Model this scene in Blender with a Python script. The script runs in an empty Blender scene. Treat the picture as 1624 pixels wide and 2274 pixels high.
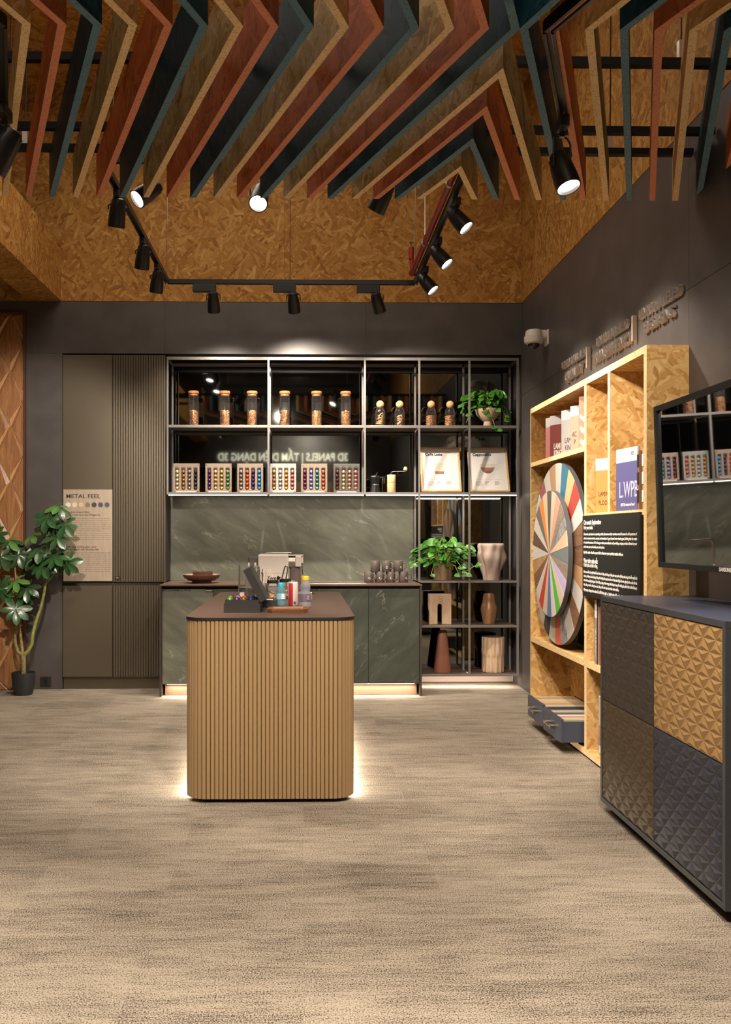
import bpy, bmesh, math, random
from mathutils import Vector, Matrix, Quaternion
random.seed(7)
S = bpy.context.scene
COL = S.collection
R = math.radians
# ------------------------------------------------------------------ camera
F, YAW, HC = 1970.0, R(1.0), 1.3
CX, CY = 674 + F * math.tan(YAW), 1188.0
cam = bpy.data.objects.new('camera', bpy.data.cameras.new('camera'))
COL.objects.link(cam)
cam.location = (0, 0, HC)
cam.rotation_euler = (math.pi / 2, 0, -YAW)
cam.data.sensor_fit = 'HORIZONTAL'
cam.data.sensor_width = 36
cam.data.lens = F / 1624 * 36
cam.data.shift_x = (812 - CX) / 1624
cam.data.shift_y = (CY - 1137) / 1624
cam.data.clip_start = 0.05
S.camera = cam
# ------------------------------------------------------------------ world, exposure
W = bpy.data.worlds.new('world')
S.world = W
W.use_nodes = True
W.node_tree.nodes['Background'].inputs[0].default_value = (1, .86, .7, 1)
W.node_tree.nodes['Background'].inputs[1].default_value = 0.05
vs = S.view_settings
vs.view_transform = 'Standard'
vs.look = 'None'
vs.gamma = 1
vs.use_curve_mapping = False
vs.exposure = 0.0
S.display_settings.display_device = 'sRGB'
c = S.cycles
c.max_bounces, c.diffuse_bounces, c.glossy_bounces = 7, 3, 4
c.transmission_bounces, c.transparent_max_bounces = 4, 12
c.caustics_reflective = c.caustics_refractive = False
c.sample_clamp_indirect = 4
WARM = (1, .87, .72)


def area(name, loc, size, energy, direction=(0, 0, -1), col=WARM, spread=180):
    l = bpy.data.lights.new(name, 'AREA')
    l.shape = 'RECTANGLE'
    l.size, l.size_y = size
    l.energy, l.color = energy, col
    l.spread = R(spread)
    o = bpy.data.objects.new(name, l)
    COL.objects.link(o)
    o.location = loc
    o.rotation_euler = Vector(direction).to_track_quat('-Z', 'Y').to_euler()
    return o


def spot(name, loc, direction, energy, angle=50, blend=.6, size=.04, col=WARM):
    l = bpy.data.lights.new(name, 'SPOT')
    l.energy, l.color = energy, col
    l.spot_size, l.spot_blend, l.shadow_soft_size = R(angle), blend, size
    o = bpy.data.objects.new(name, l)
    COL.objects.link(o)
    o.location = loc
    o.rotation_euler = Vector(direction).to_track_quat('-Z', 'Y').to_euler()
    return o


# soft fill added below the ceiling, no real lamps there
area('ceiling_fill', (-.4, .6, 4.9), (3.0, 2.0), 90)
area('ceiling_fill', (-.6, 5.6, 4.95), (2.2, 1.2), 46)
# added spots without lamp bodies, brightening floor, shelves, walls and baffles
for loc, d, e, ang in [((.75, 1.5, 2.86), (-.3, 1.9, -2.86), 300, 62), ((-.6, 1.3, 2.86), (.1, 2.0, -2.86), 300, 62),
                       ((.95, 3.9, 2.86), (-.15, 1.9, -2.8), 230, 60), ((-.9, 3.8, 2.86), (-.25, 1.7, -2.8), 230, 60),
                       ((.2, 2.4, 2.86), (-.05, 2.0, -2.3), 260, 50), ((-.3, 3.9, 2.86), (.02, 3.6, -1.25), 110, 42),
                       ((-1.2, 3.9, 2.86), (-1.08, 3.6, -1.28), 390, 40), ((.5, 4.0, 2.86), (.62, 3.6, -2.05), 330, 36),
                       ((.3, 4.1, 2.86), (1.45, 1.1, -1.5), 260, 50), ((.1, 3.0, 2.86), (1.3, .6, -2.1), 170, 50),
                       ((.55, 1.9, 2.86), (1.2, 2.34, -1.25), 230, 36),
                       ((.6, .3, 2.86), (.05, .5, -2.86), 420, 66), ((-.8, .4, 2.86), (-.1, .5, -2.86), 420, 66), ((-2.2, 2.2, 2.86), (-.1, .3, -2.86), 300, 66)]:
    spot('added_spot', loc, d, e, ang)

# ------------------------------------------------------------------ projection helpers (photo pixel -> point on a plane)
_f = Vector((math.sin(YAW), math.cos(YAW), 0))
_r = Vector((math.cos(YAW), -math.sin(YAW), 0))


def ray(u, v):
    return _f * F + _r * (u - CX) + Vector((0, 0, 1)) * (CY - v)


def PY(u, v, Y):
    d = ray(u, v)
    t = Y / d.y
    return d.x * t, HC + d.z * t


def PX(u, v, X):
    d = ray(u, v)
    t = X / d.x
    return d.y * t, HC + d.z * t


def PZ(u, v, Z):
    d = ray(u, v)
    t = (Z - HC) / d.z
    return d.x * t, d.y * t


# ------------------------------------------------------------------ materials
MATS = {}


def nt(name):
    m = bpy.data.materials.new(name)
    m.use_nodes = True
    t = m.node_tree
    return m, t, t.nodes['Principled BSDF'], t.nodes['Material Output']


def mat(name, col, rough=.5, metal=0, noise=0, scale=30, emit=0, spec=.5, bump=0, stretch=(1, 1, 1), coat=0):
    if name in MATS:
        return MATS[name]
    m, t, b, o = nt(name)
    b.inputs['Base Color'].default_value = (*col, 1)
    b.inputs['Roughness'].default_value = rough
    b.inputs['Metallic'].default_value = metal
    b.inputs['Specular IOR Level'].default_value = spec
    if coat:
        b.inputs['Coat Weight'].default_value = coat
    if emit:
        b.inputs['Emission Color'].default_value = (*col, 1)
        b.inputs['Emission Strength'].default_value = emit
    if noise or bump:
        tc = t.nodes.new('ShaderNodeTexCoord')
        mp = t.nodes.new('ShaderNodeMapping')
        mp.inputs['Scale'].default_value = stretch
        n = t.nodes.new('ShaderNodeTexNoise')
        n.inputs['Scale'].default_value = scale
        n.inputs['Detail'].default_value = 4
        t.links.new(tc.outputs['Object'], mp.inputs[0])
        t.links.new(mp.outputs[0], n.inputs['Vector'])
        if noise:
            r = t.nodes.new('ShaderNodeValToRGB')
            r.color_ramp.elements[0].position = .3
            r.color_ramp.elements[1].position = .7
            r.color_ramp.elements[0].color = (*[max(0, x * (1 - noise)) for x in col], 1)
            r.color_ramp.elements[1].color = (*[x * (1 + noise) for x in col], 1)
            t.links.new(n.outputs[0], r.inputs[0])
            t.links.new(r.outputs[0], b.inputs['Base Color'])
        if bump:
            bp = t.nodes.new('ShaderNodeBump')
            bp.inputs['Strength'].default_value = bump
            bp.inputs['Distance'].default_value = .005
            t.links.new(n.outputs[0], bp.inputs['Height'])
            t.links.new(bp.outputs[0], b.inputs['Normal'])
    MATS[name] = m
    return m


def N(t, typ, **kw):
    n = t.nodes.new(typ)
    for k, v in kw.items():
        if isinstance(v, (int, float, tuple)) and k in n.inputs:
            n.inputs[k].default_value = v
        else:
            setattr(n, k, v)
    return n


def ramp(t, src, stops):
    r = t.nodes.new('ShaderNodeValToRGB')
    e = r.color_ramp.elements
    while len(e) < len(stops):
        e.new(.5)
    for i, (p, col) in enumerate(stops):
        e[i].position = p
        e[i].color = (*col, 1)
    t.links.new(src, r.inputs[0])
    return r.outputs[0]


def osb(name, stops, sx=7, sy=40, rough=.6, bump=.25, spec=.13, contrast=.78):
    """oriented strand board: four layers of long flakes, the highest flake shows"""
    m, t, b, o = nt(name)
    L = t.links.new
    uv = N(t, 'ShaderNodeUVMap')
    oi = N(t, 'ShaderNodeObjectInfo')
    mul = N(t, 'ShaderNodeMath', operation='MULTIPLY')
    mul.inputs[1].default_value = 23.7
    L(oi.outputs['Random'], mul.inputs[0])
    add = N(t, 'ShaderNodeVectorMath', operation='ADD')
    L(uv.outputs[0], add.inputs[0])
    L(mul.outputs[0], add.inputs[1])
    dn = N(t, 'ShaderNodeTexNoise', Scale=9.0, Detail=2.0)
    L(add.outputs[0], dn.inputs['Vector'])
    ds = N(t, 'ShaderNodeVectorMath', operation='SCALE')
    ds.inputs['Scale'].default_value = .03
    L(dn.outputs['Color'], ds.inputs[0])
    ad2 = N(t, 'ShaderNodeVectorMath', operation='ADD')
    L(add.outputs[0], ad2.inputs[0])
    L(ds.outputs[0], ad2.inputs[1])
    h = v = lv = None
    for i, (th, k) in enumerate([(15, 1), (-32, 1.15), (74, .9), (118, 1.1), (48, 1.3)]):
        mp = N(t, 'ShaderNodeMapping', vector_type='TEXTURE')
        mp.inputs['Rotation'].default_value = (0, 0, R(th))
        mp.inputs['Scale'].default_value = (1 / (sx * k), 1 / (sy * k), 1)
        mp.inputs['Location'].default_value = (i * 3.3, i * 1.7, 0)
        L(ad2.outputs[0], mp.inputs[0])
        vo = N(t, 'ShaderNodeTexVoronoi', voronoi_dimensions='2D', Scale=1.0)
        L(mp.outputs[0], vo.inputs['Vector'])
        sp = N(t, 'ShaderNodeSeparateColor')
        L(vo.outputs['Color'], sp.inputs[0])
        if h is None:
            h, v, lv = sp.outputs[0], sp.outputs[1], mp.outputs[0]
            continue
        g = N(t, 'ShaderNodeMath', operation='GREATER_THAN')
        L(sp.outputs[0], g.inputs[0])
        L(h, g.inputs[1])
        mx = N(t, 'ShaderNodeMix')
        L(g.outputs[0], mx.inputs[0])
        L(v, mx.inputs[2])
        L(sp.outputs[1], mx.inputs[3])
        mh = N(t, 'ShaderNodeMath', operation='MAXIMUM')
        L(h, mh.inputs[0])
        L(sp.outputs[0], mh.inputs[1])
        mv = N(t, 'ShaderNodeMix', data_type='VECTOR')
        L(g.outputs[0], mv.inputs[0])
        L(lv, mv.inputs[4])
        L(mp.outputs[0], mv.inputs[5])
        h, v, lv = mh.outputs[0], mx.outputs[0], mv.outputs[1]
    fn = N(t, 'ShaderNodeTexNoise', Scale=42.0, Detail=5.0, Roughness=.7)
    L(add.outputs[0], fn.inputs['Vector'])
    fm = N(t, 'ShaderNodeMath', operation='MULTIPLY_ADD')
    fm.inputs[1].default_value = .5
    fm.inputs[2].default_value = -.25 + .5 * (1 - contrast)
    L(fn.outputs[0], fm.inputs[0])
    gm = N(t, 'ShaderNodeMapping')
    gm.inputs['Scale'].default_value = (.9, 5.0, 1)
    L(lv, gm.inputs[0])
    gn = N(t, 'ShaderNodeTexNoise', Scale=1.6, Detail=4.0, Roughness=.65)
    L(gm.outputs[0], gn.inputs['Vector'])
    g2 = N(t, 'ShaderNodeMath', operation='MULTIPLY_ADD')
    L(gn.outputs[0], g2.inputs[0])
    g2.inputs[1].default_value = .75
    g2.inputs[2].default_value = -.375
    fs_ = N(t, 'ShaderNodeMath', operation='ADD')
    L(fm.outputs[0], fs_.inputs[0])
    L(g2.outputs[0], fs_.inputs[1])
    av = N(t, 'ShaderNodeMath', operation='MULTIPLY_ADD')
    L(v, av.inputs[0])
    av.inputs[1].default_value = contrast
    L(fs_.outputs[0], av.inputs[2])
    L(ramp(t, av.outputs[0], stops), b.inputs['Base Color'])
    b.inputs['Roughness'].default_value = rough
    b.inputs['Specular IOR Level'].default_value = spec
    bp = N(t, 'ShaderNodeBump', Strength=bump, Distance=.004)
    L(v, bp.inputs['Height'])
    L(bp.outputs[0], b.inputs['Normal'])
    MATS[name] = m
    return m


def edge(name, col, dark):
    """cut edge of a strand board: fine short grain"""
    m, t, b, o = nt(name)
    tc = N(t, 'ShaderNodeTexCoord')
    n = N(t, 'ShaderNodeTexNoise', Scale=130.0, Detail=3.0, Roughness=.7)
    t.links.new(tc.outputs['Object'], n.inputs['Vector'])
    t.links.new(ramp(t, n.outputs[0], [(.30, dark), (.47, col), (1, tuple(min(1, x * 1.25) for x in col))]), b.inputs['Base Color'])
    b.inputs['Roughness'].default_value = .7
    MATS[name] = m
    return m


OSB = osb('strand_board', [(.0, (.20, .085, .018)), (.2, (.33, .15, .034)), (.5, (.41, .20, .050)), (.85, (.52, .285, .085)), (1, (.64, .40, .15))])
OSB2 = osb('strand_board_light', [(.0, (.30, .145, .038)), (.15, (.46, .25, .078)), (.5, (.57, .345, .125)), (.85, (.67, .44, .19)), (1, (.78, .56, .29))], sx=8, sy=44)
OSBR = osb('strand_board_red', [(.0, (.25, .062, .018)), (.3, (.40, .110, .036)), (.6, (.46, .135, .045)), (1, (.52, .165, .06))], bump=.12)
OSBB = osb('strand_board_blue', [(.0, (.005, .022, .032)), (.3, (.010, .042, .060)), (.6, (.014, .052, .074)), (1, (.022, .068, .095))], bump=.12, rough=.55)
EDGE = edge('board_edge', (.84, .60, .31), (.44, .25, .095))
EDGER = edge('board_edge_red', (.68, .255, .14), (.44, .125, .06))
EDGEB = edge('board_edge_blue', (.095, .20, .27), (.03, .075, .105))


def carpet():
    m, t, b, o = nt('carpet')
    L = t.links.new
    tc = N(t, 'ShaderNodeTexCoord')

    def noise(sc, scale, detail=2, rough=.5):
        mp = N(t, 'ShaderNodeMapping')
        mp.inputs['Scale'].default_value = sc
        L(tc.outputs['Object'], mp.inputs[0])
        n = N(t, 'ShaderNodeTexNoise', Scale=scale, Detail=float(detail), Roughness=rough)
        L(mp.outputs[0], n.inputs['Vector'])
        return n.outputs[0]
    fine = noise((1, 1.15, 1), 200, 3, .75)
    streak = noise((1.3, 6, 1), 2.2, 5, .72)
    line = noise((2.2, 75, 1), 2.6, 3, .7)
    patch = noise((.8, 1.5, 1), 1.5, 3)

    def ma(a, k, c0):
        n = N(t, 'ShaderNodeMath', operation='MULTIPLY_ADD')
        L(a, n.inputs[0])
        n.inputs[1].default_value = k
        if isinstance(c0, (int, float)):
            n.inputs[2].default_value = c0
        else:
            L(c0, n.inputs[2])
        return n.outputs[0]
    sn = N(t, 'ShaderNodeVectorMath', operation='SNAP')
    sn.inputs[1].default_value = (.5, .25, 1)
    L(tc.outputs['Object'], sn.inputs[0])
    wn = N(t, 'ShaderNodeTexWhiteNoise', noise_dimensions='2D')
    L(sn.outputs[0], wn.inputs['Vector'])
    v = ma(fine, 1.3, ma(streak, -.30, ma(line, -.34, ma(patch, -.16, ma(wn.outputs['Value'], -.035, .287)))))
    L(ramp(t, v, [(.38, (.045, .036, .027)), (.465, (.12, .098, .074)), (.515, (.355, .30, .238)), (.80, (.46, .393, .312))]), b.inputs['Base Color'])
    b.inputs['Roughness'].default_value = .95
    b.inputs['Specular IOR Level'].default_value = .1
    bp = N(t, 'ShaderNodeBump', Strength=.5, Distance=.004)
    L(fine, bp.inputs['Height'])
    L(bp.outputs[0], b.inputs['Normal'])
    return m


def marble(name, base, light, rot):
    m, t, b, o = nt(name)
    L = t.links.new
    uv = N(t, 'ShaderNodeUVMap')
    mp = N(t, 'ShaderNodeMapping')
    mr = N(t, 'ShaderNodeMapping')
    mr.inputs['Rotation'].default_value = (0, 0, R(rot))
    L(uv.outputs[0], mr.inputs[0])
    mp.inputs['Scale'].default_value = (.8, 2.6, 1)
    L(mr.outputs[0], mp.inputs[0])
    n1 = N(t, 'ShaderNodeTexNoise', Scale=3.0, Detail=8.0, Roughness=.62, Distortion=.5)
    L(mp.outputs[0], n1.inputs['Vector'])
    cl = ramp(t, n1.outputs[0], [(.25, tuple(x * .55 for x in base)), (.55, base), (.85, tuple(x * 1.7 for x in base))])
    n2 = N(t, 'ShaderNodeTexNoise', Scale=1.6, Detail=6.0, Roughness=.55, Distortion=.35)
    L(mp.outputs[0], n2.inputs['Vector'])
    a = N(t, 'ShaderNodeMath', operation='SUBTRACT')
    L(n2.outputs[0], a.inputs[0])
    a.inputs[1].default_value = .5
    ab = N(t, 'ShaderNodeMath', operation='ABSOLUTE')
    L(a.outputs[0], ab.inputs[0])
    vein = ramp(t, ab.outputs[0], [(.0, (.8, .8, .8)), (.003, (.4, .4, .4)), (.009, (0, 0, 0))])
    n3 = N(t, 'ShaderNodeTexNoise', Scale=5.0, Detail=3.0)
    L(uv.outputs[0], n3.inputs['Vector'])
    gate = ramp(t, n3.outputs[0], [(.44, (0, 0, 0)), (.62, (.75, .75, .75))])
    mu = N(t, 'ShaderNodeMath', operation='MULTIPLY')
    L(vein, mu.inputs[0])
    L(gate, mu.inputs[1])
    mx = N(t, 'ShaderNodeMix', data_type='RGBA')
    L(mu.outputs[0], mx.inputs[0])
    L(cl, mx.inputs[6])
    mx.inputs[7].default_value = (*light, 1)
    L(mx.outputs[2], b.inputs['Base Color'])
    b.inputs['Roughness'].default_value = .38
    MATS[name] = m
    return m


def wood(name, c1, c2, scale=(2, 30, 30), rough=.45, ns=3.0):
    if name in MATS:
        return MATS[name]
    m, t, b, o = nt(name)
    L = t.links.new
    tc = N(t, 'ShaderNodeTexCoord')
    mp = N(t, 'ShaderNodeMapping')
    mp.inputs['Scale'].default_value = scale
    L(tc.outputs['Object'], mp.inputs[0])
    n = N(t, 'ShaderNodeTexNoise', Scale=ns, Detail=5.0, Roughness=.6, Distortion=.6)
    L(mp.outputs[0], n.inputs['Vector'])
    L(ramp(t, n.outputs[0], [(.3, c1), (.68, c2)]), b.inputs['Base Color'])
    b.inputs['Roughness'].default_value = rough
    MATS[name] = m
    return m


def glass(name, tint=(1, 1, 1), strength=1.0, rough=.02, haze=0, hcol=(.7, .7, .7)):
    """thin clear sheet: mostly see-through, mirror-like at grazing angles"""
    if name in MATS:
        return MATS[name]
    m, t, b, o = nt(name)
    t.nodes.remove(b)
    tr = N(t, 'ShaderNodeBsdfTransparent')
    tr.inputs[0].default_value = (*tint, 1)
    gl = N(t, 'ShaderNodeBsdfGlossy', Roughness=rough)
    fr = N(t, 'ShaderNodeFresnel', IOR=1.45)
    mu = N(t, 'ShaderNodeMath', operation='MULTIPLY')
    mu.inputs[1].default_value = strength
    t.links.new(fr.outputs[0], mu.inputs[0])
    mx = N(t, 'ShaderNodeMixShader')
    t.links.new(mu.outputs[0], mx.inputs[0])
    t.links.new(tr.outputs[0], mx.inputs[1])
    t.links.new(gl.outputs[0], mx.inputs[2])
    out = mx.outputs[0]
    if haze:
        di = N(t, 'ShaderNodeBsdfDiffuse')
        di.inputs[0].default_value = (*hcol, 1)
        tl = N(t, 'ShaderNodeBsdfTranslucent')
        tl.inputs[0].default_value = (*hcol, 1)
        ad = N(t, 'ShaderNodeMixShader')
        t.links.new(di.outputs[0], ad.inputs[1])
        t.links.new(tl.outputs[0], ad.inputs[2])
        m2 = N(t, 'ShaderNodeMixShader')
        m2.inputs[0].default_value = haze
        t.links.new(out, m2.inputs[1])
        t.links.new(ad.outputs[0], m2.inputs[2])
        out = m2.outputs[0]
    t.links.new(out, o.inputs[0])
    MATS[name] = m
    return m


CARPET = carpet()
WALL = mat('dark_wall_board', (.088, .077, .074), .42, noise=.16, scale=5, spec=.4)
BLACK = mat('black_metal', (.012, .012, .012), .38, spec=.5)
BLACKM = mat('black_matte', (.016, .015, .014), .6)
GREYM = mat('grey_metal', (.225, .21, .20), .4, metal=.35)
MIRROR = mat('smoked_mirror', (.20, .21, .20), .03, metal=1)
MARB = marble('green_marble', (.155, .160, .126), (.45, .45, .37), 34)
MARB2 = marble('green_marble_door', (.060, .070, .056), (.38, .38, .32), -48)
TAUPE = mat('taupe_lacquer', (.125, .102, .072), .36, metal=.35)
BROWN = mat('brown_worktop', (.115, .068, .05), .42, noise=.06, scale=60)
BRASS = mat('bronze_slat', (.36, .235, .115), .42, metal=.3)
COPPER = mat('copper_plinth', (.40, .26, .18), .35, metal=.5)
SLATE = mat('slate_frame', (.045, .050, .056), .45)
NAVY = mat('navy_top', (.045, .052, .085), .38)
WHITE = mat('white_plastic', (.78, .74, .69), .4)
PAPER = mat('white_paper', (.66, .63, .60), .7)
INK = mat('black_ink', (.015, .013, .012), .6)
CREAM = mat('cream_letter', (.95, .93, .74), .5, emit=2.2)  # glow added so the letters read bright in the mirrors
STEEL = mat('brushed_steel', (.62, .58, .54), .28, metal=1)
CHROME = mat('chrome', (.75, .73, .70), .12, metal=1)
CLEAR = glass('clear_glass', (.99, .99, .99), .9, .03, .03, (.6, .6, .6))
ACRYL = glass('clear_acrylic', (.97, .97, .96), 1.0, .05, .2, (.65, .62, .58))
LENS = mat('lamp_lens', (1, .93, .82), .4, emit=14)
LED = mat('led_strip', (1, .88, .72), .4, emit=6)
LEAF1 = mat('schefflera_leaf', (.030, .085, .028), .28, noise=.45, scale=14, coat=.3)
LEAF2 = mat('pothos_leaf', (.040, .165, .014), .34, noise=.4, scale=16)
BARK = mat('plant_bark', (.24, .20, .085), .8, noise=.4, scale=60, bump=.6)
STEM = mat('plant_stem', (.22, .28, .07), .6)
BEIGEW = wood('pale_carved_wood', (.55, .37, .24), (.68, .49, .34), (20, 20, 3))
OAK = wood('oak_frame', (.50, .30, .13), (.66, .44, .22), (4, 4, 40))
LIDW = wood('acacia_lid', (.30, .10, .03), (.45, .18, .06), (8, 8, 40))
CORK = mat('cork', (.62, .36, .17), .8, noise=.2, scale=90)
TRAYW = wood('walnut_tray', (.15, .055, .022), (.27, .11, .045), (3, 40, 40), .35)

# ------------------------------------------------------------------ mesh builder
WL = {}


def wloc(o):
    return WL.get(o.name, Vector((0, 0, 0))) if o else Vector((0, 0, 0))


class MB:
    def __init__(s):
        s.v, s.f, s.m = [], [], []

    def add(s, vs, fs, m=0):
        n = len(s.v)
        s.v += [tuple(p) for p in vs]
        s.f += [tuple(i + n for i in q) for q in fs]
        s.m += [m] * len(fs)
        return s

    def box(s, x0, y0, z0, x1, y1, z1, m=0):
        x0, x1 = min(x0, x1), max(x0, x1)
        y0, y1 = min(y0, y1), max(y0, y1)
        z0, z1 = min(z0, z1), max(z0, z1)
        v = [(x0, y0, z0), (x1, y0, z0), (x1, y1, z0), (x0, y1, z0), (x0, y0, z1), (x1, y0, z1), (x1, y1, z1), (x0, y1, z1)]
        mm = m if isinstance(m, (list, tuple)) else [m] * 6
        f = [(3, 2, 1, 0), (4, 5, 6, 7), (0, 1, 5, 4), (2, 3, 7, 6), (3, 0, 4, 7), (1, 2, 6, 5)]  # -z +z -y +y -x +x
        for q, k in zip(f, mm):
            s.add([v[i] for i in q], [(0, 1, 2, 3)], k)
        return s

    def prism(s, poly, h0, h1, frame, m=0, mside=None):
        """extrude a 2D polygon along the third axis of frame (origin, u, v, w)"""
        o, u, v, w = [Vector(k) for k in frame]
        n = len(poly)
        a = [o + u * p[0] + v * p[1] + w * h0 for p in poly]
        b = [o + u * p[0] + v * p[1] + w * h1 for p in poly]
        s.add(a + b, [tuple(range(n - 1, -1, -1)), tuple(range(n, 2 * n))], m)
        k = m if mside is None else mside
        s.add(a + b, [(i, (i + 1) % n, n + (i + 1) % n, n + i) for i in range(n)], k)
        return s

    def lathe(s, prof, seg=24, c=(0, 0, 0), m=0, close=False, fn=None, open_=False):
        c = Vector(c)
        vs, fs = [], []
        for r, z in prof:
            for i in range(seg):
                a = 2 * math.pi * i / seg
                rr = r if fn is None else fn(r, z, a)
                vs.append(c + Vector((rr * math.cos(a), rr * math.sin(a), z)))
        for j in range(len(prof) - 1):
            for i in range(seg):
                k = (i + 1) % seg
                fs.append((j * seg + i, j * seg + k, (j + 1) * seg + k, (j + 1) * seg + i))
        if prof[0][0] > 1e-6 and not open_:
            fs.append(tuple(range(seg - 1, -1, -1)))
        if prof[-1][0] > 1e-6 and not close and not open_:
            fs.append(tuple((len(prof) - 1) * seg + i for i in range(seg)))
        return s.add(vs, fs, m)

    def tube(s, pts, rad, seg=8, m=0, cap=True):
        pts = [Vector(p) for p in pts]
        n = len(pts)
        rs = rad if isinstance(rad, (list, tuple)) else [rad] * n
        vs, fs = [], []
        prev = None
        for i, p in enumerate(pts):
            d = (pts[min(i + 1, n - 1)] - pts[max(i - 1, 0)]).normalized()
            if prev is None:
                u = d.orthogonal().normalized()
            else:
                u = (prev - d * prev.dot(d)).normalized()
            prev = u
            w = d.cross(u)
            for k in range(seg):
                a = 2 * math.pi * k / seg
                vs.append(p + (u * math.cos(a) + w * math.sin(a)) * rs[i])
        for i in range(n - 1):
            for k in range(seg):
                q = (k + 1) % seg
                fs.append((i * seg + k, i * seg + q, (i + 1) * seg + q, (i + 1) * seg + k))
        if cap:
            fs.append(tuple(range(seg - 1, -1, -1)))
            fs.append(tuple((n - 1) * seg + k for k in range(seg)))
        return s.add(vs, fs, m)

    def ball(s, c, r, seg=12, rings=8, m=0, rot=None):
        c = Vector(c)
        r = Vector(r if isinstance(r, (tuple, list)) else (r, r, r))
        vs, fs = [], []
        for j in range(rings + 1):
            t = math.pi * j / rings
            for i in range(seg):
                a = 2 * math.pi * i / seg
                p = Vector((r.x * math.sin(t) * math.cos(a), r.y * math.sin(t) * math.sin(a), -r.z * math.cos(t)))
                vs.append(c + (rot @ p if rot else p))
        for j in range(rings):
            for i in range(seg):
                k = (i + 1) % seg
                fs.append((j * seg + i, j * seg + k, (j + 1) * seg + k, (j + 1) * seg + i))
        return s.add(vs, fs, m)

    def build(s, name, mats, parent=None, world=False, smooth=None, bevel=0, kind=None, label=None, loc=None):
        me = bpy.data.meshes.new(name)
        me.from_pydata(s.v, [], s.f)
        for k in (mats if isinstance(mats, (list, tuple)) else [mats]):
            me.materials.append(k)
        me.polygons.foreach_set('material_index', s.m)
        bm = bmesh.new()
        bm.from_mesh(me)
        bmesh.ops.remove_doubles(bm, verts=bm.verts, dist=1e-5)
        bmesh.ops.recalc_face_normals(bm, faces=bm.faces)
        uvl = bm.loops.layers.uv.new('UVMap')
        for f in bm.faces:
            n = f.normal
            a = max(range(3), key=lambda i: abs(n[i]))
            i, j = [(1, 2), (0, 2), (0, 1)][a]
            for l in f.loops:
                l[uvl].uv = (l.vert.co[i], l.vert.co[j])
        bm.to_mesh(me)
        bm.free()
        if smooth is not None:
            me.set_sharp_from_angle(angle=R(smooth))
            me.polygons.foreach_set('use_smooth', [True] * len(me.polygons))
        return link(name, me, parent, world, bevel, kind, label, loc)


def link(name, me, parent=None, world=False, bevel=0, kind=None, label=None, loc=None):
    o = bpy.data.objects.new(name, me)
    COL.objects.link(o)
    if parent:
        o.parent = parent
        if world:
            o.location = -wloc(parent)
    if loc is not None:
        o.location = loc
    WL[o.name] = wloc(parent) + Vector(o.location)
    if bevel:
        b = o.modifiers.new('bevel', 'BEVEL')
        b.width, b.segments, b.limit_method, b.angle_limit = bevel, 2, 'ANGLE', R(40)
    if kind:
        o['kind'] = kind
    if label:
        o['label'] = label
    return o


def tag(o, label, cat, group=None):
    o['label'], o['category'] = label, cat
    if group:
        o['group'] = group
    return o


def thing(name, label, cat, loc=(0, 0, 0), rotz=0, group=None):
    o = bpy.data.objects.new(name, None)
    o.empty_display_size = .05
    COL.objects.link(o)
    o.location = loc
    o.rotation_euler = (0, 0, rotz)
    WL[o.name] = Vector(loc)
    return tag(o, label, cat, group)


def struct(name, loc=(0, 0, 0)):
    o = bpy.data.objects.new(name, None)
    COL.objects.link(o)
    o.location = loc
    WL[o.name] = Vector(loc)
    o['kind'] = 'structure'
    return o


def dup(root, loc, rotz=None, label=None, group=None):
    r = root.copy()
    COL.objects.link(r)
    r.location = loc
    if rotz is not None:
        r.rotation_euler = (0, 0, rotz)
    WL[r.name] = Vector(loc)
    if label:
        r['label'] = label
    if group:
        r['group'] = group
    for ch in list(root.children):
        q = ch.copy()
        COL.objects.link(q)
        q.parent = r
        for g in ch.children:
            d = g.copy()
            COL.objects.link(d)
            d.parent = q
    return r


_font = None


def text(name, body, size, material, parent, frame, extrude=.001, align='LEFT', width=None, res=2, shear=0, bold=0, line=1.0, squeeze=1.0, world=True, label=None):
    """lettering as a mesh: frame = (origin, u, v, w); size is the cap height-ish font size"""
    cu = bpy.data.curves.new('t', 'FONT')
    cu.body = body
    cu.size = size
    cu.extrude = extrude
    cu.resolution_u = res
    cu.align_x = align
    cu.offset = bold
    cu.space_line = line
    cu.shear = shear
    tmp = bpy.data.objects.new('t', cu)
    COL.objects.link(tmp)
    bpy.context.view_layer.update()
    me = bpy.data.meshes.new_from_object(tmp.evaluated_get(bpy.context.evaluated_depsgraph_get()))
    bpy.data.objects.remove(tmp)
    bpy.data.curves.remove(cu)
    o, u, v, w = [Vector(k) for k in frame]
    xs = [p.co.x for p in me.vertices] or [0, 1]
    k = squeeze
    if width:
        k = width / max(1e-6, max(xs) - min(xs))
    for p in me.vertices:
        q = p.co
        p.co = o + u * q.x * k + v * q.y + w * q.z
    me.name = name
    me.materials.clear()
    me.materials.append(material)
    for p in me.polygons:
        p.material_index = 0
    return link(name, me, parent, world, label=label)


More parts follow.
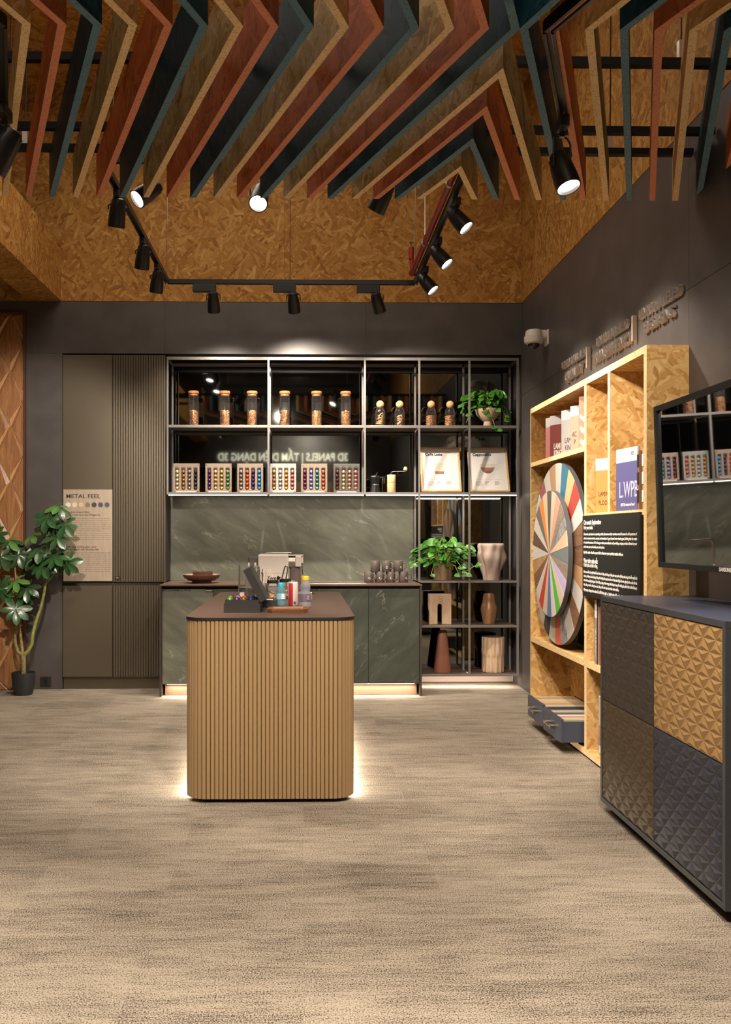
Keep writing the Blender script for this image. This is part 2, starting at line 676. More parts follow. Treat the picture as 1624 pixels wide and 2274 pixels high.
def plate(name, outer, holes, depth, material, parent, frame, world=False):
    """flat plate with holes: 2D filled curve, extruded"""
    cu = bpy.data.curves.new('p', 'CURVE')
    cu.dimensions = '2D'
    cu.fill_mode = 'BOTH'
    cu.extrude = depth / 2
    for poly in [outer] + holes:
        sp = cu.splines.new('POLY')
        sp.points.add(len(poly) - 1)
        for p, q in zip(sp.points, poly):
            p.co = (q[0], q[1], 0, 1)
        sp.use_cyclic_u = True
    tmp = bpy.data.objects.new('p', cu)
    COL.objects.link(tmp)
    bpy.context.view_layer.update()
    me = bpy.data.meshes.new_from_object(tmp.evaluated_get(bpy.context.evaluated_depsgraph_get()))
    bpy.data.objects.remove(tmp)
    o, u, v, w = [Vector(k) for k in frame]
    for p in me.vertices:
        q = p.co.copy()
        p.co = o + u * q.x + v * q.y + w * q.z
    me.materials.clear()
    me.materials.append(material)
    return link(name, me, parent, world)


def stadium(cx, z0, z1, r, n=8):
    p = [(cx + r * math.cos(a), z1 - r + r * math.sin(a)) for a in [math.pi * i / n for i in range(n + 1)]]
    return p + [(cx - r * math.cos(a), z0 + r - r * math.sin(a)) for a in [math.pi * i / n for i in range(n + 1)]]


FY = lambda x, y, z: ((x, y, z), (1, 0, 0), (0, 0, 1), (0, -1, 0))    # faces the camera (-Y)
FX = lambda x, y, z: ((x, y, z), (0, -1, 0), (0, 0, 1), (-1, 0, 0))   # faces -X (on the right wall)

exec_parts = []
# =================================================================== SETTING
XR, YB, YN, ZO, ZC = 1.855, 7.51, 7.83, 3.27, 5.08
XL, YF = -4.6, -3.2
MB().box(XL - .1, YF - .1, -.1, XR + .3, 8.1, 0).build('floor', CARPET, kind='structure')
MB().box(XL - .1, YF - .1, ZC, XR + .3, 8.1, ZC + .1).build('ceiling', OSB, kind='structure')
MB().box(XL - .1, YF - .1, 0, XL, 8.1, ZC).build('wall_left', WALL, kind='structure')


def panels(parent, rects, front, th, material, axis, name='panel', gap=.0016):
    """boards on a wall; axis 'Y' = board faces -Y at y=front, 'X' = faces -X at x=front"""
    for a0, z0, a1, z1 in rects:
        if axis == 'Y':
            MB().box(a0 + gap, front, z0 + gap, a1 - gap, front + th, z1 - gap).build(name, material, parent)
        else:
            MB().box(front, a0 + gap, z0 + gap, front + th, a1 - gap, z1 - gap).build(name, material, parent)


# back wall: core, dark boards round the niche, strand boards above
wb = struct('wall_back')
m = MB().box(XL, 7.87, 0, XR + .3, 8.05, ZC)
m.box(XL, YB + .02, 2.83, XR + .1, 7.87, ZC).box(XL, YB + .02, 0, -2.03, 7.87, 2.83)
m.build('core', BLACKM, wb)
panels(wb, [(XL, 0, -2.325, ZO), (-2.325, 0, -2.03, 2.83), (-2.325, 2.83, -1.17, ZO), (-1.17, 2.83, .53, ZO), (.53, 2.83, XR, ZO)], YB, .02, WALL, 'Y', gap=.0007)
xs = [XL, -3.85, -2.62, -1.39, -.16, 1.07, XR]
panels(wb, [(a, ZO, b, ZC) for a, b in zip(xs, xs[1:])], YB - .004, .024, OSB, 'Y', gap=.0008)

# right wall with the niche the bookshelf sits in
wr = struct('wall_right')
SY0, SY1, SX, SZ = 4.235, 6.42, 1.65, 2.215
MB().box(1.985, YF, 0, 2.15, 8.0, ZC).build('core', BLACKM, wr)
ZS = 2.482
panels(wr, [(SY1, 0, 6.78, ZS), (6.78, 0, YN + .04, ZS), (SY0, SZ, SY1, ZS), (SY0, ZS, 7.87, ZO), (1.8, ZS, SY0, ZO), (YF, ZS, 1.8, ZO),
            (1.8, 0, SY0, ZS), (YF, 0, 1.8, ZS)], XR, .13, WALL, 'X', gap=.0012)
ys = [YF, -1.1, .12, 1.34, 2.56, 3.78, 5.0, 6.22, YB]
panels(wr, [(a, ZO, b, ZC) for a, b in zip(ys, ys[1:])], XR - .004, .134, OSB, 'X', gap=.0008)

# strand-board boxed beam under the ceiling along the left
MB().box(-2.315, YF, ZO, -2.04, YB - .006, 3.755).build('trim_1', OSB, kind='structure')

# front wall (seen only in the mirrors): dark, with the raised sign and a fluted bronze wainscot
wf = struct('wall_front')
MB().box(XL, YF - .1, 0, XR + .3, YF, ZC).build('core', WALL, wf)
m = MB()
for i in range(64):
    x = -2.6 + i * .06
    m.box(x, YF, .02, x + .045, YF + .03, 2.42)
m.build('fluted_board', BRASS, wf, kind='stuff')
sg = thing('wall_sign', 'cream raised wall letters seen mirrored behind the capsule racks', 'sign', (.1, YF + .02, 2.66))
text('lettering', '3D PANELS | TẤM DIỆN DẠNG 3D', .235, CREAM, sg, ((.95, YF + .02, 2.87), (-1, 0, 0), (0, 0, 1), (0, 1, 0)), .02, width=2.75, bold=.004, res=3)
spot('sign_light', (.1, YF + 1.2, 3.4), (-.15, -1.2, -.65), 240, 110)

# skirting board at the back of the niche
MB().box(.96, 7.80, .006, 1.852, 7.828, .054).build('baseboard_back', mat('pale_skirting', (.55, .42, .36), .4), kind='structure')

# =================================================================== CEILING BAFFLES
ZB, HB, TB = 2.895, .20, .026
YBEND, YFAR, YNEAR, K, AX, PITCH = 2.785, 4.205, 1.37, .381, .682, .1105
CLR = {0: ('blue-stained', OSBB, EDGEB), 1: ('red-stained', OSBR, EDGER), 2: ('natural', OSB2, EDGE)}
ORD = 'first second third fourth fifth sixth seventh eighth ninth tenth eleventh'.split()


def board(parent, p0, p1, mats, m0, m1, z=ZB):
    """upright strip from p0 to p1 (x, y); m0/m1 = x-directions of the mitre cuts at the ends"""
    d = Vector((p1[0] - p0[0], p1[1] - p0[1]))
    n = Vector((-d.y, d.x)).normalized()
    def cut(p, mode):
        out = []
        for s in (-1, 1):
            q = Vector(p) + n * (s * TB / 2)
            dd = d.normalized()
            if mode == 'y' and abs(dd.y) > 1e-6:      # mitre in the plane y = p.y
                q = q + dd * ((p[1] - q.y) / dd.y)
            elif mode == 'x':
                q = q + dd * ((p[0] - q.x) / dd.x)
            out.append(q)
        return out
    a, b = cut(p0, m0), cut(p1, m1)
    poly = [a[0], b[0], b[1], a[1]]
    mb = MB()
    vs = [(q.x, q.y, z) for q in poly] + [(q.x, q.y, z + HB) for q in poly]
    mb.add(vs, [(3, 2, 1, 0), (4, 5, 6, 7)], 1)
    mb.add(vs, [(0, 1, 5, 4), (2, 3, 7, 6)], 0)
    mb.add(vs, [(1, 2, 6, 5), (3, 0, 4, 7)], 1)
    o = mb.build('board', mats, parent, world=True)
    # flake texture runs along the board
    L = d.length
    me = o.data
    uvl = me.uv_layers['UVMap'].data
    for pl in me.polygons:
        for li in pl.loop_indices:
            co = me.vertices[me.loops[li].vertex_index].co
            t = (Vector((co.x, co.y)) - Vector(p0)).dot(d) / L
            uvl[li].uv = (t, co.z)
    return o


cnt = {0: 0, 1: 0, 2: 0}
XW = XR - .012
for i in range(-14, 9):
    cidx = (-i) % 3 if i <= 0 else {1: 1, 2: 2, 0: 0}[i % 3]
    nm, ms, me_ = CLR[cidx]
    n = cnt[cidx]
    cnt[cidx] += 1
    xb = AX + i * PITCH
    if i == 0:
        lab = nm + ' ceiling baffle whose boards cross like an X beside the hanging track'
    elif i < 0:
        lab = f'{nm} strand-board ceiling baffle pointing right, {ORD[n]} {nm} one counted from the left edge'
    else:
        lab = f'{nm} strand-board ceiling baffle bent like an arrow pointing left, {ORD[[1, 2, 3, 4, 5, 6, 7, 8].index(i)]} one right of the crossing'
    t = thing('ceiling_baffle', lab, 'ceiling baffle', (xb, YBEND, ZB), 0, 'zigzag boards hung below the ceiling')
    for sgn in ([-1, 1] if i == 0 else [-1] if i < 0 else [1]):
        for ye in (YFAR, YNEAR):
            yy = ye
            x1 = xb + sgn * K * abs(ye - YBEND)
            md = 'y'
            if x1 > XW:
                x1 = XW
                yy = YBEND + (XW - xb) / K * (1 if ye > YBEND else -1)
                md = 'x'
            off = sgn * TB * .5 if i == 0 else 0
            board(t, (xb + off, YBEND), (x1 + off, yy), [ms, me_], 'y', md)
for k in range(1, 5):
    nm, ms, me_ = CLR[{1: 2, 2: 1, 3: 0, 0: 2}[k % 4]]
    ya = YBEND + .268 * k
    lab = ['natural ceiling baffle, widest of the roof-shaped ones inside the crossing', 'red-stained roof-shaped ceiling baffle between the natural and blue ones',
           'blue-stained roof-shaped ceiling baffle around the innermost one', 'natural roof-shaped ceiling baffle, smallest and innermost, above the red pipe'][k - 1]
    t = thing('ceiling_baffle', lab, 'ceiling baffle', (AX, ya, ZB), 0, 'zigzag boards hung below the ceiling')
    for sgn in (-1, 1):
        board(t, (AX, ya), (AX + sgn * K * (YFAR - ya), YFAR), [ms, me_], 'x', 'y')
for y, w in ((3.38, 'nearest of the three'), (3.95, 'middle one of the three'), (4.17, 'farthest, at the board ends')):
    t = thing('support_rail', 'black steel bar across the tops of the ceiling baffles, ' + w, 'rail', (0, y, ZB + HB), 0, 'support bars above the baffles')
    MB().box(-1.75, y - .016, ZB + HB, XW, y + .016, ZB + HB + .03).build('bar', mat('black_rail', (.006, .006, .006), .6, spec=.2), t, world=True)
    m = MB()
    for x in (-1.3, .1, 1.45):
        MB().tube([(x, y, ZB + HB + .03), (x + .02, y + .02, ZC)], .003, 5).build('suspension_cable', BLACK, t, world=True)
        MB().box(x - .012, y - .012, ZB + HB + .03, x + .012, y + .012, ZB + HB + .10).build('cable_gripper', STEEL, t, world=True)
t = thing('ventilation_duct', 'dark round duct above the baffles at upper left', 'duct', (-1.02, 3.5, 4.0))
MB().tube([(-1.02, 1.6, 4.0), (-1.02, 4.2, 4.0)], .19, 20).build('pipe', BLACKM, t, world=True, smooth=40)
for y in (2.2, 3.2, 4.1):
    MB().tube([(-1.02, y - .02, 4.0), (-1.02, y + .02, 4.0)], .2, 20).build('collar', GREYM, t, world=True, smooth=40)
    MB().tube([(-1.02, y, 4.19), (-1.02, y, ZC)], .006, 6).build('hanger', BLACK, t, world=True)

# =================================================================== TRACK LIGHTS
bp = MB().lathe([(.020, -.066), (.030, -.062), (.036, -.045), (.043, -.005), (.0465, .04), (.0475, .088), (.0425, .088), (.040, .074)], 24, close=True)
for i in range(9):
    a = 2 * math.pi * i / 9
    bp.box(-.002 + .036 * math.cos(a), -.002 + .036 * math.sin(a), -.05, .002 + .036 * math.cos(a), .002 + .036 * math.sin(a), -.01)
BODY = bp.build('body_source', BLACK, smooth=35)
LN = MB().lathe([(0, .0745), (.0405, .0755)], 24).build('lens_source', LENS)
BODYME, LNME = BODY.data, LN.data
for o in (BODY, LN):
    bpy.data.objects.remove(o)
OFFL = mat('lamp_reflector', (.5, .46, .4), .25, metal=.6)


def spotlight(loc, aim, label, energy=60, angle=48, driver=0, drop=.105, scale=1.0, along='Y', light=True):
    t = thing('track_spotlight', label, 'spotlight', loc, 0, 'black track spotlights')
    aim = Vector(aim).normalized()
    if driver:
        MB().box(-.135, -.018, -.062, .04, .018, -.002).build('driver_box', BLACKM, t, bevel=.003)
    else:
        MB().box(-.016, -.045, -.045, .016, .045, -.002).build('adapter', BLACKM, t, bevel=.003)
    piv = Vector((.02 if driver else 0, 0, -drop - (.02 if driver else 0)))
    side = aim.cross(Vector((0, 0, 1)))
    side = side.normalized() if side.length > .05 else Vector((1, 0, 0))
    top = Vector((piv.x, 0, -.05))
    y = MB().tube([top, top + Vector((0, 0, -.022))], .011, 8)
    y.tube([top + Vector((0, 0, -.018)) + side * .03, top + Vector((0, 0, -.018)) - side * .03], .004, 6)
    for s in (-1, 1):
        y.tube([top + Vector((0, 0, -.018)) + side * .03 * s, top + Vector((0, 0, -.035)) + side * .05 * s, piv + side * .051 * s], .004, 6)
    y.build('yoke', BLACK, t)
    q = aim.to_track_quat('Z', 'Y')
    b = link('body', BODYME, t)
    b.location = piv
    b.rotation_mode = 'QUATERNION'
    b.rotation_quaternion = q
    b.scale = (scale,) * 3
    l = link('lens', LNME, b)
    if light:
        p = Vector(loc) + piv + aim * .1 * scale
        spot('spotlight_lamp', p, aim, energy, angle, .7, .035)
    return t


def rail(t, pts, w=.034, h=.032, name='rail'):
    for a, b in zip(pts, pts[1:]):
        a, b = Vector(a), Vector(b)
        d = (b - a).normalized()
        n = Vector((-d.y, d.x, 0)).normalized() * w / 2
        m = MB()
        for s0, s1, z0, z1 in ((-1, 1, h * .35, h), (-1, -.45, 0, h * .35), (.45, 1, 0, h * .35)):
            v = [a + n * s0, a + n * s1, b + n * s1, b + n * s0]
            m.add([(p.x, p.y, p.z + z0) for p in v] + [(p.x, p.y, p.z + z1) for p in v],
                  [(3, 2, 1, 0), (4, 5, 6, 7), (0, 1, 5, 4), (1, 2, 6, 5), (2, 3, 7, 6), (3, 0, 4, 7)])
        m.build(name, BLACK, t, world=True)


ZT = 3.2
tl = PZ(371, 628, ZT)
tr_ = PZ(921, 635, ZT)
YT = (tl[1] + tr_[1]) / 2
xl, xr = tl[0], tr_[0]
t = thing('lighting_track', 'black U-shaped light track hanging before the strand-board wall', 'light track', (0, YT, ZT))
rail(t, [(xl, 4.6, ZT), (xl, YT, ZT), (xr, YT, ZT), (xr, 4.45, ZT)])
for x in (xl, xr, -.1):
    MB().tube([(x, YT - .02, ZT + .03), (x, YT - .02, ZC)], .003, 5).build('suspension_cable', STEEL, t, world=True)
for (v, lab) in ((428, 'nearest of the three on its left arm'), (532, 'middle of the three on its left arm'), (590, 'farthest of the three on its left arm')):
    d = ZT - HC
    y = F * d / (CY - v)
    spotlight((xl, y, ZT), (-.18, .42, -1), 'black spotlight hanging from the U-shaped track, ' + lab, 60, 60)
for u, aim, lab in ((474, (0, .62, -1), 'left'), (652, (.10, .72, -1), 'middle'), (838, (.35, .55, -1), 'right')):
    x, _ = PY(u, 640, YT)
    spotlight((x - .02, YT, ZT), aim, f'black spotlight with driver box on the rear rail of the U-track, {lab} of three', 210 if lab == 'middle' else 110, 105, driver=1)
for v, lab in ((440, 'nearest of the three on its right arm'), (528, 'middle of the three on its right arm'), (592, 'farthest of the three on its right arm')):
    y = F * (ZT - HC) / (CY - v)
    spotlight((xr + .02, y, ZT), (.62, -.30, -.85), 'lit spotlight tilted right on the U-shaped track, ' + lab, 130, 60)
# track behind the baffle ends
t = thing('lighting_track', 'straight black light track just behind the baffle ends', 'light track', (0, 4.42, 3.2), 0)
rail(t, [(-1.0, 4.45, 3.16), (.62, 4.45, 3.16)])
for x in (-.95, .55):
    MB().tube([(x, 4.45, 3.19), (x, 4.45, ZC)], .003, 5).build('suspension_cable', STEEL, t, world=True)
for u, v, aim, lab, e in ((332, 425, (-.62, -.45, -.62), 'lit spotlight tilted left behind the baffle ends', 90), (578, 432, (-.08, -.62, -.75), 'lit spotlight glaring forward behind the baffle ends', 90),
                          (852, 432, (-.4, .4, -.75), 'unlit-looking spotlight turned away behind the baffle ends', 60)):
    x, z = PY(u, v, 4.45)
    spotlight((x + .0, 4.45, 3.16), aim, lab, e, 55, drop=3.16 - z)
# zigzag tracks hanging between the baffles
for sgn, xs_, lab in ((1, [(1.02, 3.44), (.775, 2.79), (1.33, 1.37)], 'right'), (-1, [(-1.13, 3.36), (-.945, 2.79), (-1.5, 1.37)], 'left')):
    t = thing('lighting_track', f'black zigzag light track hung between the ceiling baffles on the {lab}', 'light track', (xs_[1][0], 2.79, 2.9))
    rail(t, [(x, y, 2.885) for x, y in xs_], w=.036, h=.04)
spotlight((.985, 3.36, 2.885), (.22, -.30, -1), 'large lit spotlight below the baffles beside the right wall', 120, 50, drop=.19)
spotlight((-1.105, 3.3, 2.885), (-.45, .1, -.7), 'black spotlight at the left edge below the baffles', 60, 50, drop=.15, scale=1.1)

# red sprinkler pipe
t = thing('sprinkler_pipe', 'red fire sprinkler pipe with upright head running along the light track', 'pipe', (xr, 5, 3.25))
zp = 3.25
p1 = PZ(916, 606, zp)
MB().tube([(p1[0], 4.3, zp), (p1[0], p1[1], zp)], .021, 12).build('pipe', mat('red_paint', (.26, .018, .014), .35), t, world=True, smooth=40)
MB().ball((p1[0], p1[1], zp), .027, 12, 8).tube([(p1[0], p1[1], zp), (p1[0] - .008, p1[1], zp + .19)], .017, 10).tube([(p1[0] - .008, p1[1], zp + .10), (p1[0] - .008, p1[1], zp + .185)], .021, 10).build('riser', MATS['red_paint'], t, world=True, smooth=40)
MB().tube([(p1[0] - .008, p1[1], zp + .19), (p1[0] - .008, p1[1], zp + .215)], .007, 8).lathe([(.004, .215), (.017, .225), (.017, .228)], 12, (p1[0] - .008, p1[1], zp)).build('sprinkler_head', CHROME, t, world=True)
for y in (4.9, 5.9):
    MB().tube([(p1[0], y - .012, zp), (p1[0], y + .012, zp)], .026, 12).tube([(p1[0], y, zp + .02), (p1[0], y, ZC)], .004, 6).build('pipe_hanger', STEEL, t, world=True)
# =================================================================== BACK WALL FURNITURE
# carved walnut panel at far left
WALN = wood('walnut_facets', (.24, .10, .038), (.47, .225, .092), (34, 34, 2.2), .38, 2.4)
WALN_LIT = wood('walnut_bevel_lit', (.52, .28, .125), (.68, .40, .19), (40, 40, 3), .36, 2.4)  # paler walnut for the lower bevels, painted as if catching light
t = thing('walnut_relief', 'tall walnut wall panel carved in long diamond facets behind the potted plant', 'wall panel', (-3.0, YB - .03, 0))
xr_, zt_ = -2.345, 3.155
MB().box(-3.9, YB - .014, .004, xr_, YB - .006, zt_).build('backing', WALN, t, world=True)
MB().box(xr_, YB - .05, .004, xr_ + .014, YB - .006, zt_ + .01).box(-3.9, YB - .05, zt_, xr_, YB - .006, zt_ + .012).build('edge_strip', mat('dark_walnut_edge', (.10, .04, .016), .4), t, world=True)
hw, hh = .128, .248


def facet(x, z, up):
    """one long diamond: centre ridge raised, thin bevels on the lower sides"""
    dep = .02
    L, Rr, T, B = (x - hw, z), (x + hw, z), (x, z + hh), (x, z - hh)
    y0 = YB - .014
    c = (x, y0 - dep, z - .0)
    def cl(p, y):
        return (min(max(p[0], -3.9), xr_), y, min(max(p[1], .004), zt_))
    v = [cl(T, y0), cl(Rr, y0), cl(B, y0), cl(L, y0)]
    k = .30
    ct, cb = cl((x, z + hh * .90), y0 - dep * .5), cl((x, z - hh * .74), y0 - dep)
    crr, cll = cl((x + hw * .74, z - .03), y0 - dep * .8), cl((x - hw * .80, z - .02), y0 - dep * .9)
    vs = v + [ct, crr, cb, cll]
    return vs, [(0, 4, 5, 1), (1, 5, 6, 2), (2, 6, 7, 3), (3, 7, 4, 0), (4, 5, 6), (4, 6, 7)], [0, 1, 1, 0, 0, 0]


ax0, az0 = PY(25, 885, YB)
for i in range(-8, 2):
    for j in range(-10, 9):
        x, z = ax0 + i * hw, az0 + hh * .94 * (2 * j + (i % 2))
        if x - hw < xr_ - .01 and x + hw > -3.85 and z - hh < zt_ - .05 and z + hh > .06:
            vs_, fs_, mi = facet(x, z, 1)
            mb = MB()
            for q, k in zip(fs_, mi):
                mb.add([vs_[a] for a in q], [tuple(range(len(q)))], k)
            mb.build('facet', [WALN, WALN_LIT], t, world=True)

# wall outlet
x, z = PY(102, 1513, YB)
t = thing('wall_outlet', 'black double socket low on the dark pillar beside the flower pot', 'outlet', (x, YB, z))
MB().box(-.045, -.009, -.042, .045, 0, .042).build('plate', BLACKM, t, bevel=.004)
for k in (-.019, .019):
    m = MB().lathe([(.0, .0), (.015, .0), (.017, .003)], 16)
    m.v = [(a, -.009 - c_, b + k) for a, b, c_ in m.v]
    m.build('socket', BLACK, t)
    MB().box(-.008, -.0135, k - .004, -.005, -.012, k + .004).box(.005, -.0135, k - .004, .008, -.012, k + .004).build('slot', STEEL, t)

# tall cabinet: plain doors left, fluted doors right
t = thing('tall_cabinet', 'tall taupe cabinet with plain left doors and fluted right doors', 'cabinet', (-1.6, YB + .1, 0))
cx0, cx1, cx2, cx3 = -2.024, -1.611, -1.603, -1.178
MB().box(-2.026, YB + .012, .1, -1.184, YN + .03, 2.822).box(-2.026, YB + .03, .002, -1.184, YN, .1).build('carcass', mat('taupe_dark', (.05, .042, .032), .5), t, world=True)
MB().box(-2.026, YB + .022, .002, -1.165, YB + .03, .102).build('plinth', TAUPE, t, world=True)
for z0, z1, zx in ((.906, 2.815, cx3), (.106, .873, -1.178)):
    MB().box(cx0, YB - .012, z0, cx1, YB + .012, z1).build('door', TAUPE, t, world=True, bevel=.0015)
    m = MB()
    n = 20
    w = (zx - cx2) / n
    for i in range(n):
        a = cx2 + i * w
        prof = [(a, 0), (a, .004), (a + w * .18, .013), (a + w * .82, .013), (a + w, .004), (a + w, 0)]
        vs = [(p, YB - q, zz) for zz in (z0, z1) for p, q in prof]
        m.add(vs, [(1, 2, 8, 7), (2, 3, 9, 8), (3, 4, 10, 9), (0, 1, 7, 6), (4, 5, 11, 10), (0, 5, 4, 3, 2, 1), (6, 7, 8, 9, 10, 11)])
    m.box(cx2, YB, z0, zx, YB + .012, z1)
    m.build('fluted_door', TAUPE, t, world=True)
MB().box(-1.176, YB - .012, .1, -1.165, YB + .012, 2.815).build('side_panel', TAUPE, t, world=True)
x, z = PY(263, 1283, YB - .014)
MB().box(x - .03, YB - .0165, z - .012, x + .016, YB - .013, z + .012).build('badge', BLACK, t, world=True)
text('badge_lettering', 'BOLERO', .009, PAPER, t, FY(x - .024, YB - .0167, z - .004), .0002)
bw = text('badge_mark', 'H', .010, PAPER, t, FY(x - .014, YB - .0167, z + .003), .0002)

# METAL FEEL sign on the cabinet door
SGM = mat('brushed_sign_metal', (.52, .42, .33), .33, metal=.3, noise=.10, scale=6, stretch=(6, 1, 1))
x0, z1 = PY(141, 1087, YB - .02)
x1, z0 = PY(249.5, 1290.5, YB - .02)
t = thing('metal_sign', 'brushed metal sign headed METAL FEEL on the left cabinet door', 'sign', ((x0 + x1) / 2, YB - .02, z0))
MB().box(x0, YB - .022, z0, x1, YB - .0125, z1).build('board', SGM, t, world=True)
SI = mat('sign_ink', (.05, .03, .02), .5)
SI2 = mat('sign_ink_soft', (.17, .12, .085), .5)
yy = YB - .0222


def sgn_line(px, py, body, size, width=None, m_=SI, bold=0):
    x, z = PY(px, py, yy)
    return text('lettering', body, size, m_, t, FY(x, yy, z), .0003, width=width, bold=bold)


px = 1 / 262.5
sgn_line(146.5, 1106, 'METAL FEEL', .046, 75 * px, bold=.0009)
sgn_line(147, 1139, 'Bringing Green Ethics', .021, 51 * px, bold=.0003)
sgn_line(147, 1145, 'to Contemporary Elegance', .021, 75 * px, bold=.0003)
sgn_line(147, 1216, 'Kết hợp không gian xanh', .021, 66 * px, bold=.0003)
sgn_line(147, 1222, 'và sự thanh lịch đương đại', .021, 71 * px, bold=.0003)
paraA = ['To bring out the Green Metal Feel decorative laminate is a sustainable',
         'surface that is genuine, environmentally friendly metal. The metal', 'effect is made by carefully giving the surface the look of', 'true metal while its light weight makes being environmentally sound',
         'possible, using a green method of crafting that is lasting', 'and has a balanced, modern and warm manufacturing texture.', 'This creates surfaces both contemporary and enduring.']
for i, b in enumerate(paraA):
    sgn_line(147, 1152.5 + i * 4.5, b, .0115, (97 if i < 6 else 78) * px, SI if i == 0 else SI2)
for i, b in enumerate(['Metal Feel collection offers a range of tones from silver to', 'bronze and blue, made for furniture, doors and walls in interiors', 'where a light and warm reflection of metal is wanted, easy to', 'clean and to care for in everyday use and touch, with matching', 'edge bands.']):
    sgn_line(147, 1185.5 + i * 4.4, b, .0115, (97 if i < 4 else 24) * px, SI2)
for i, b in enumerate(['Tấm laminate bề mặt kim loại mang đến không gian sống xu hướng', 'hiện đại, thân thiện với môi trường và bền vững theo thời gian', 'với vẻ đẹp của kim loại thật cùng trọng lượng nhẹ và dễ thi công', 'cho các bề mặt nội thất, cửa và vách trong ngôi nhà của bạn', 'bằng phương pháp sản xuất xanh và lành tính cho người dùng',
                       'tạo nên những bề mặt vừa đương đại vừa ấm áp', 'bộ sưu tập có nhiều sắc độ từ bạc đến đồng và xanh', 'dùng cho tủ, cửa, vách và bàn trong mọi không gian', 'với phản chiếu dịu và ấm, dễ lau chùi, dễ chăm sóc hằng ngày', 'cùng nẹp cạnh đồng bộ cho từng sản phẩm']):
    sgn_line(147, 1228.5 + i * 4.6, b, .0115, 97 * px, SI if i == 0 else SI2)
for i, col in enumerate([(.85, .82, .76), (.82, .70, .50), (.72, .52, .33), (.27, .21, .15), (.075, .07, .058), (.07, .095, .21), (.10, .105, .125)]):
    x, z = PY(151.5 + i * 14.4, 1121, yy)
    m = MB().lathe([(.0, .0), (.0208, .0), (.0208, .002)], 24)
    m.v = [(x + a, yy - c_, z + b) for a, b, c_ in m.v]
    m.build('swatch', mat(f'swatch_{i}', col, .35, metal=.2), t, world=True)

# ------------------------------------------------------------------ display shelf (metal frame, smoked mirrors, boards)
t = shelf = thing('display_shelf', 'grey metal wall shelf with smoked mirror backs above the counter', 'shelf', (.3, YB, .1))
UX = [(-1.154, -1.139), (-.304, -.286), (.513, .530), (.975, .992), (1.402, 1.419), (1.813, 1.831)]
ZL = [(2.779, 2.804), (2.207, 2.229), (1.640, 1.662)]
ZR = [(.893, .911), (.514, .533), (.101, .120)]
Y0, Y1 = YB - .008, YN - .006
for i, (a, b) in enumerate(UX):
    zb = 1.640 if i < 3 else (.101 if i > 3 else .901)
    MB().box(a, Y0, zb, b, Y0 + .018, 2.804).build('upright', GREYM, t, world=True, bevel=.0015)
    MB().box(a, Y1 - .03, zb, b, Y1 - .012, 2.78).build('rear_upright', GREYM, t, world=True)
MB().box(.960, Y0, .101, .975, Y0 + .018, .875).build('upright', GREYM, t, world=True)
for i in range(5):
    a, b = UX[i][1], UX[i + 1][0]
    for z0, z1 in ZL + (ZR if i >= 3 else []):
        MB().box(a, Y0, z0, b, Y0 + .018, z1).build('front_rail', GREYM, t, world=True, bevel=.0015)
        if z1 < 2.7:
            MB().box(a, Y0 + .018, z0 + .003, b, Y1 - .012, z1 - .002).build('shelf_board', BROWN if z1 < 1 else GREYM, t, world=True)
        else:
            MB().box(a, Y1 - .03, z0, b, Y1 - .012, z1).build('rear_rail', GREYM, t, world=True)
    zs = [ZL[2][1], ZL[1][1], ZL[0][0] - .02]
    if i >= 3:
        zs = [ZR[2][1], ZR[1][1], ZR[0][1]] + zs
    for z0, z1 in zip(zs, zs[1:]):
        MB().box(a + .006, Y1 - .010, z0, b - .006, Y1 - .004, z1 - .028).build('mirror_back', MIRROR, t, world=True)
for a, b in ((-1.154, -1.139), (1.813, 1.831)):
    for z0, z1 in ZL[:1]:
        MB().box(a, Y0 + .018, z0, b, Y1 - .012, z1).build('side_rail', GREYM, t, world=True)
for i in range(5):
    a, b = UX[i][1], UX[i + 1][0]
    MB().box(a + .002, Y0 + .002, 1.633, b - .002, Y0 + .014, 1.640).build('light_strip', LED, t, world=True)
area('shelf_led_light', (-.08, YB + .012, 1.63), (2.0, .012), 3.5, (0, .35, -1), (1, .86, .68), 150)
area('shelf_led_light', (1.4, YB + .012, 1.63), (.8, .012), 3, (0, .35, -1), (1, .86, .68), 150)

MB().box(.995, YB + .19, .097, 1.80, YB + .20, .1025).build('light_strip', LED, shelf, world=True)
area('shelf_base_light', (1.4, YB + .06, .092), (.8, .012), 3.2, (0, .25, -1), (1, .86, .70), 170)

# marble splashback
t = thing('marble_splashback', 'grey green veined marble slab between the counter and the shelf', 'splashback', (-.1, YN, .9))
MB().box(-1.168, YN - .018, .902, .972, YN + .03, 1.637).build('slab', MARB, t, world=True)
MB().box(-1.182, YB + .03, .902, -1.169, YN - .02, 1.636).build('side_panel', BLACKM, t, world=True)

# ------------------------------------------------------------------ counter
YC = 7.15
t = thing('counter_cabinet', 'low counter cabinet with dark green marble doors along the back wall', 'cabinet', (-.1, YC + .3, 0))
MB().box(-1.136, YC + .02, .1, .938, YN - .02, .86).build('carcass', BLACKM, t, world=True)
MB().box(-1.154, YC - .012, .002, -1.138, YN - .02, .888).build('side_panel', mat('brown_panel', (.06, .04, .032), .45), t, world=True)
MB().box(.940, YC - .012, .002, .956, YN - .02, .888).build('side_panel', MATS['brown_panel'], t, world=True)
dx = [-1.136, -.727, -.311, .106, .526, .938]
for i, (a, b) in enumerate(zip(dx, dx[1:])):
    MB().box(a + .0015, YC, .1, b - .0015, YC + .02, .864).build('door', MARB if i == 0 else MARB2, t, world=True, bevel=.001)
MB().box(-1.138, YC + .06, .866, .940, YC + .08, .888).build('grip_channel', BLACK, t, world=True)
MB().box(-1.12, YC + .055, .002, .922, YC + .07, .1).build('plinth', COPPER, t, world=True)
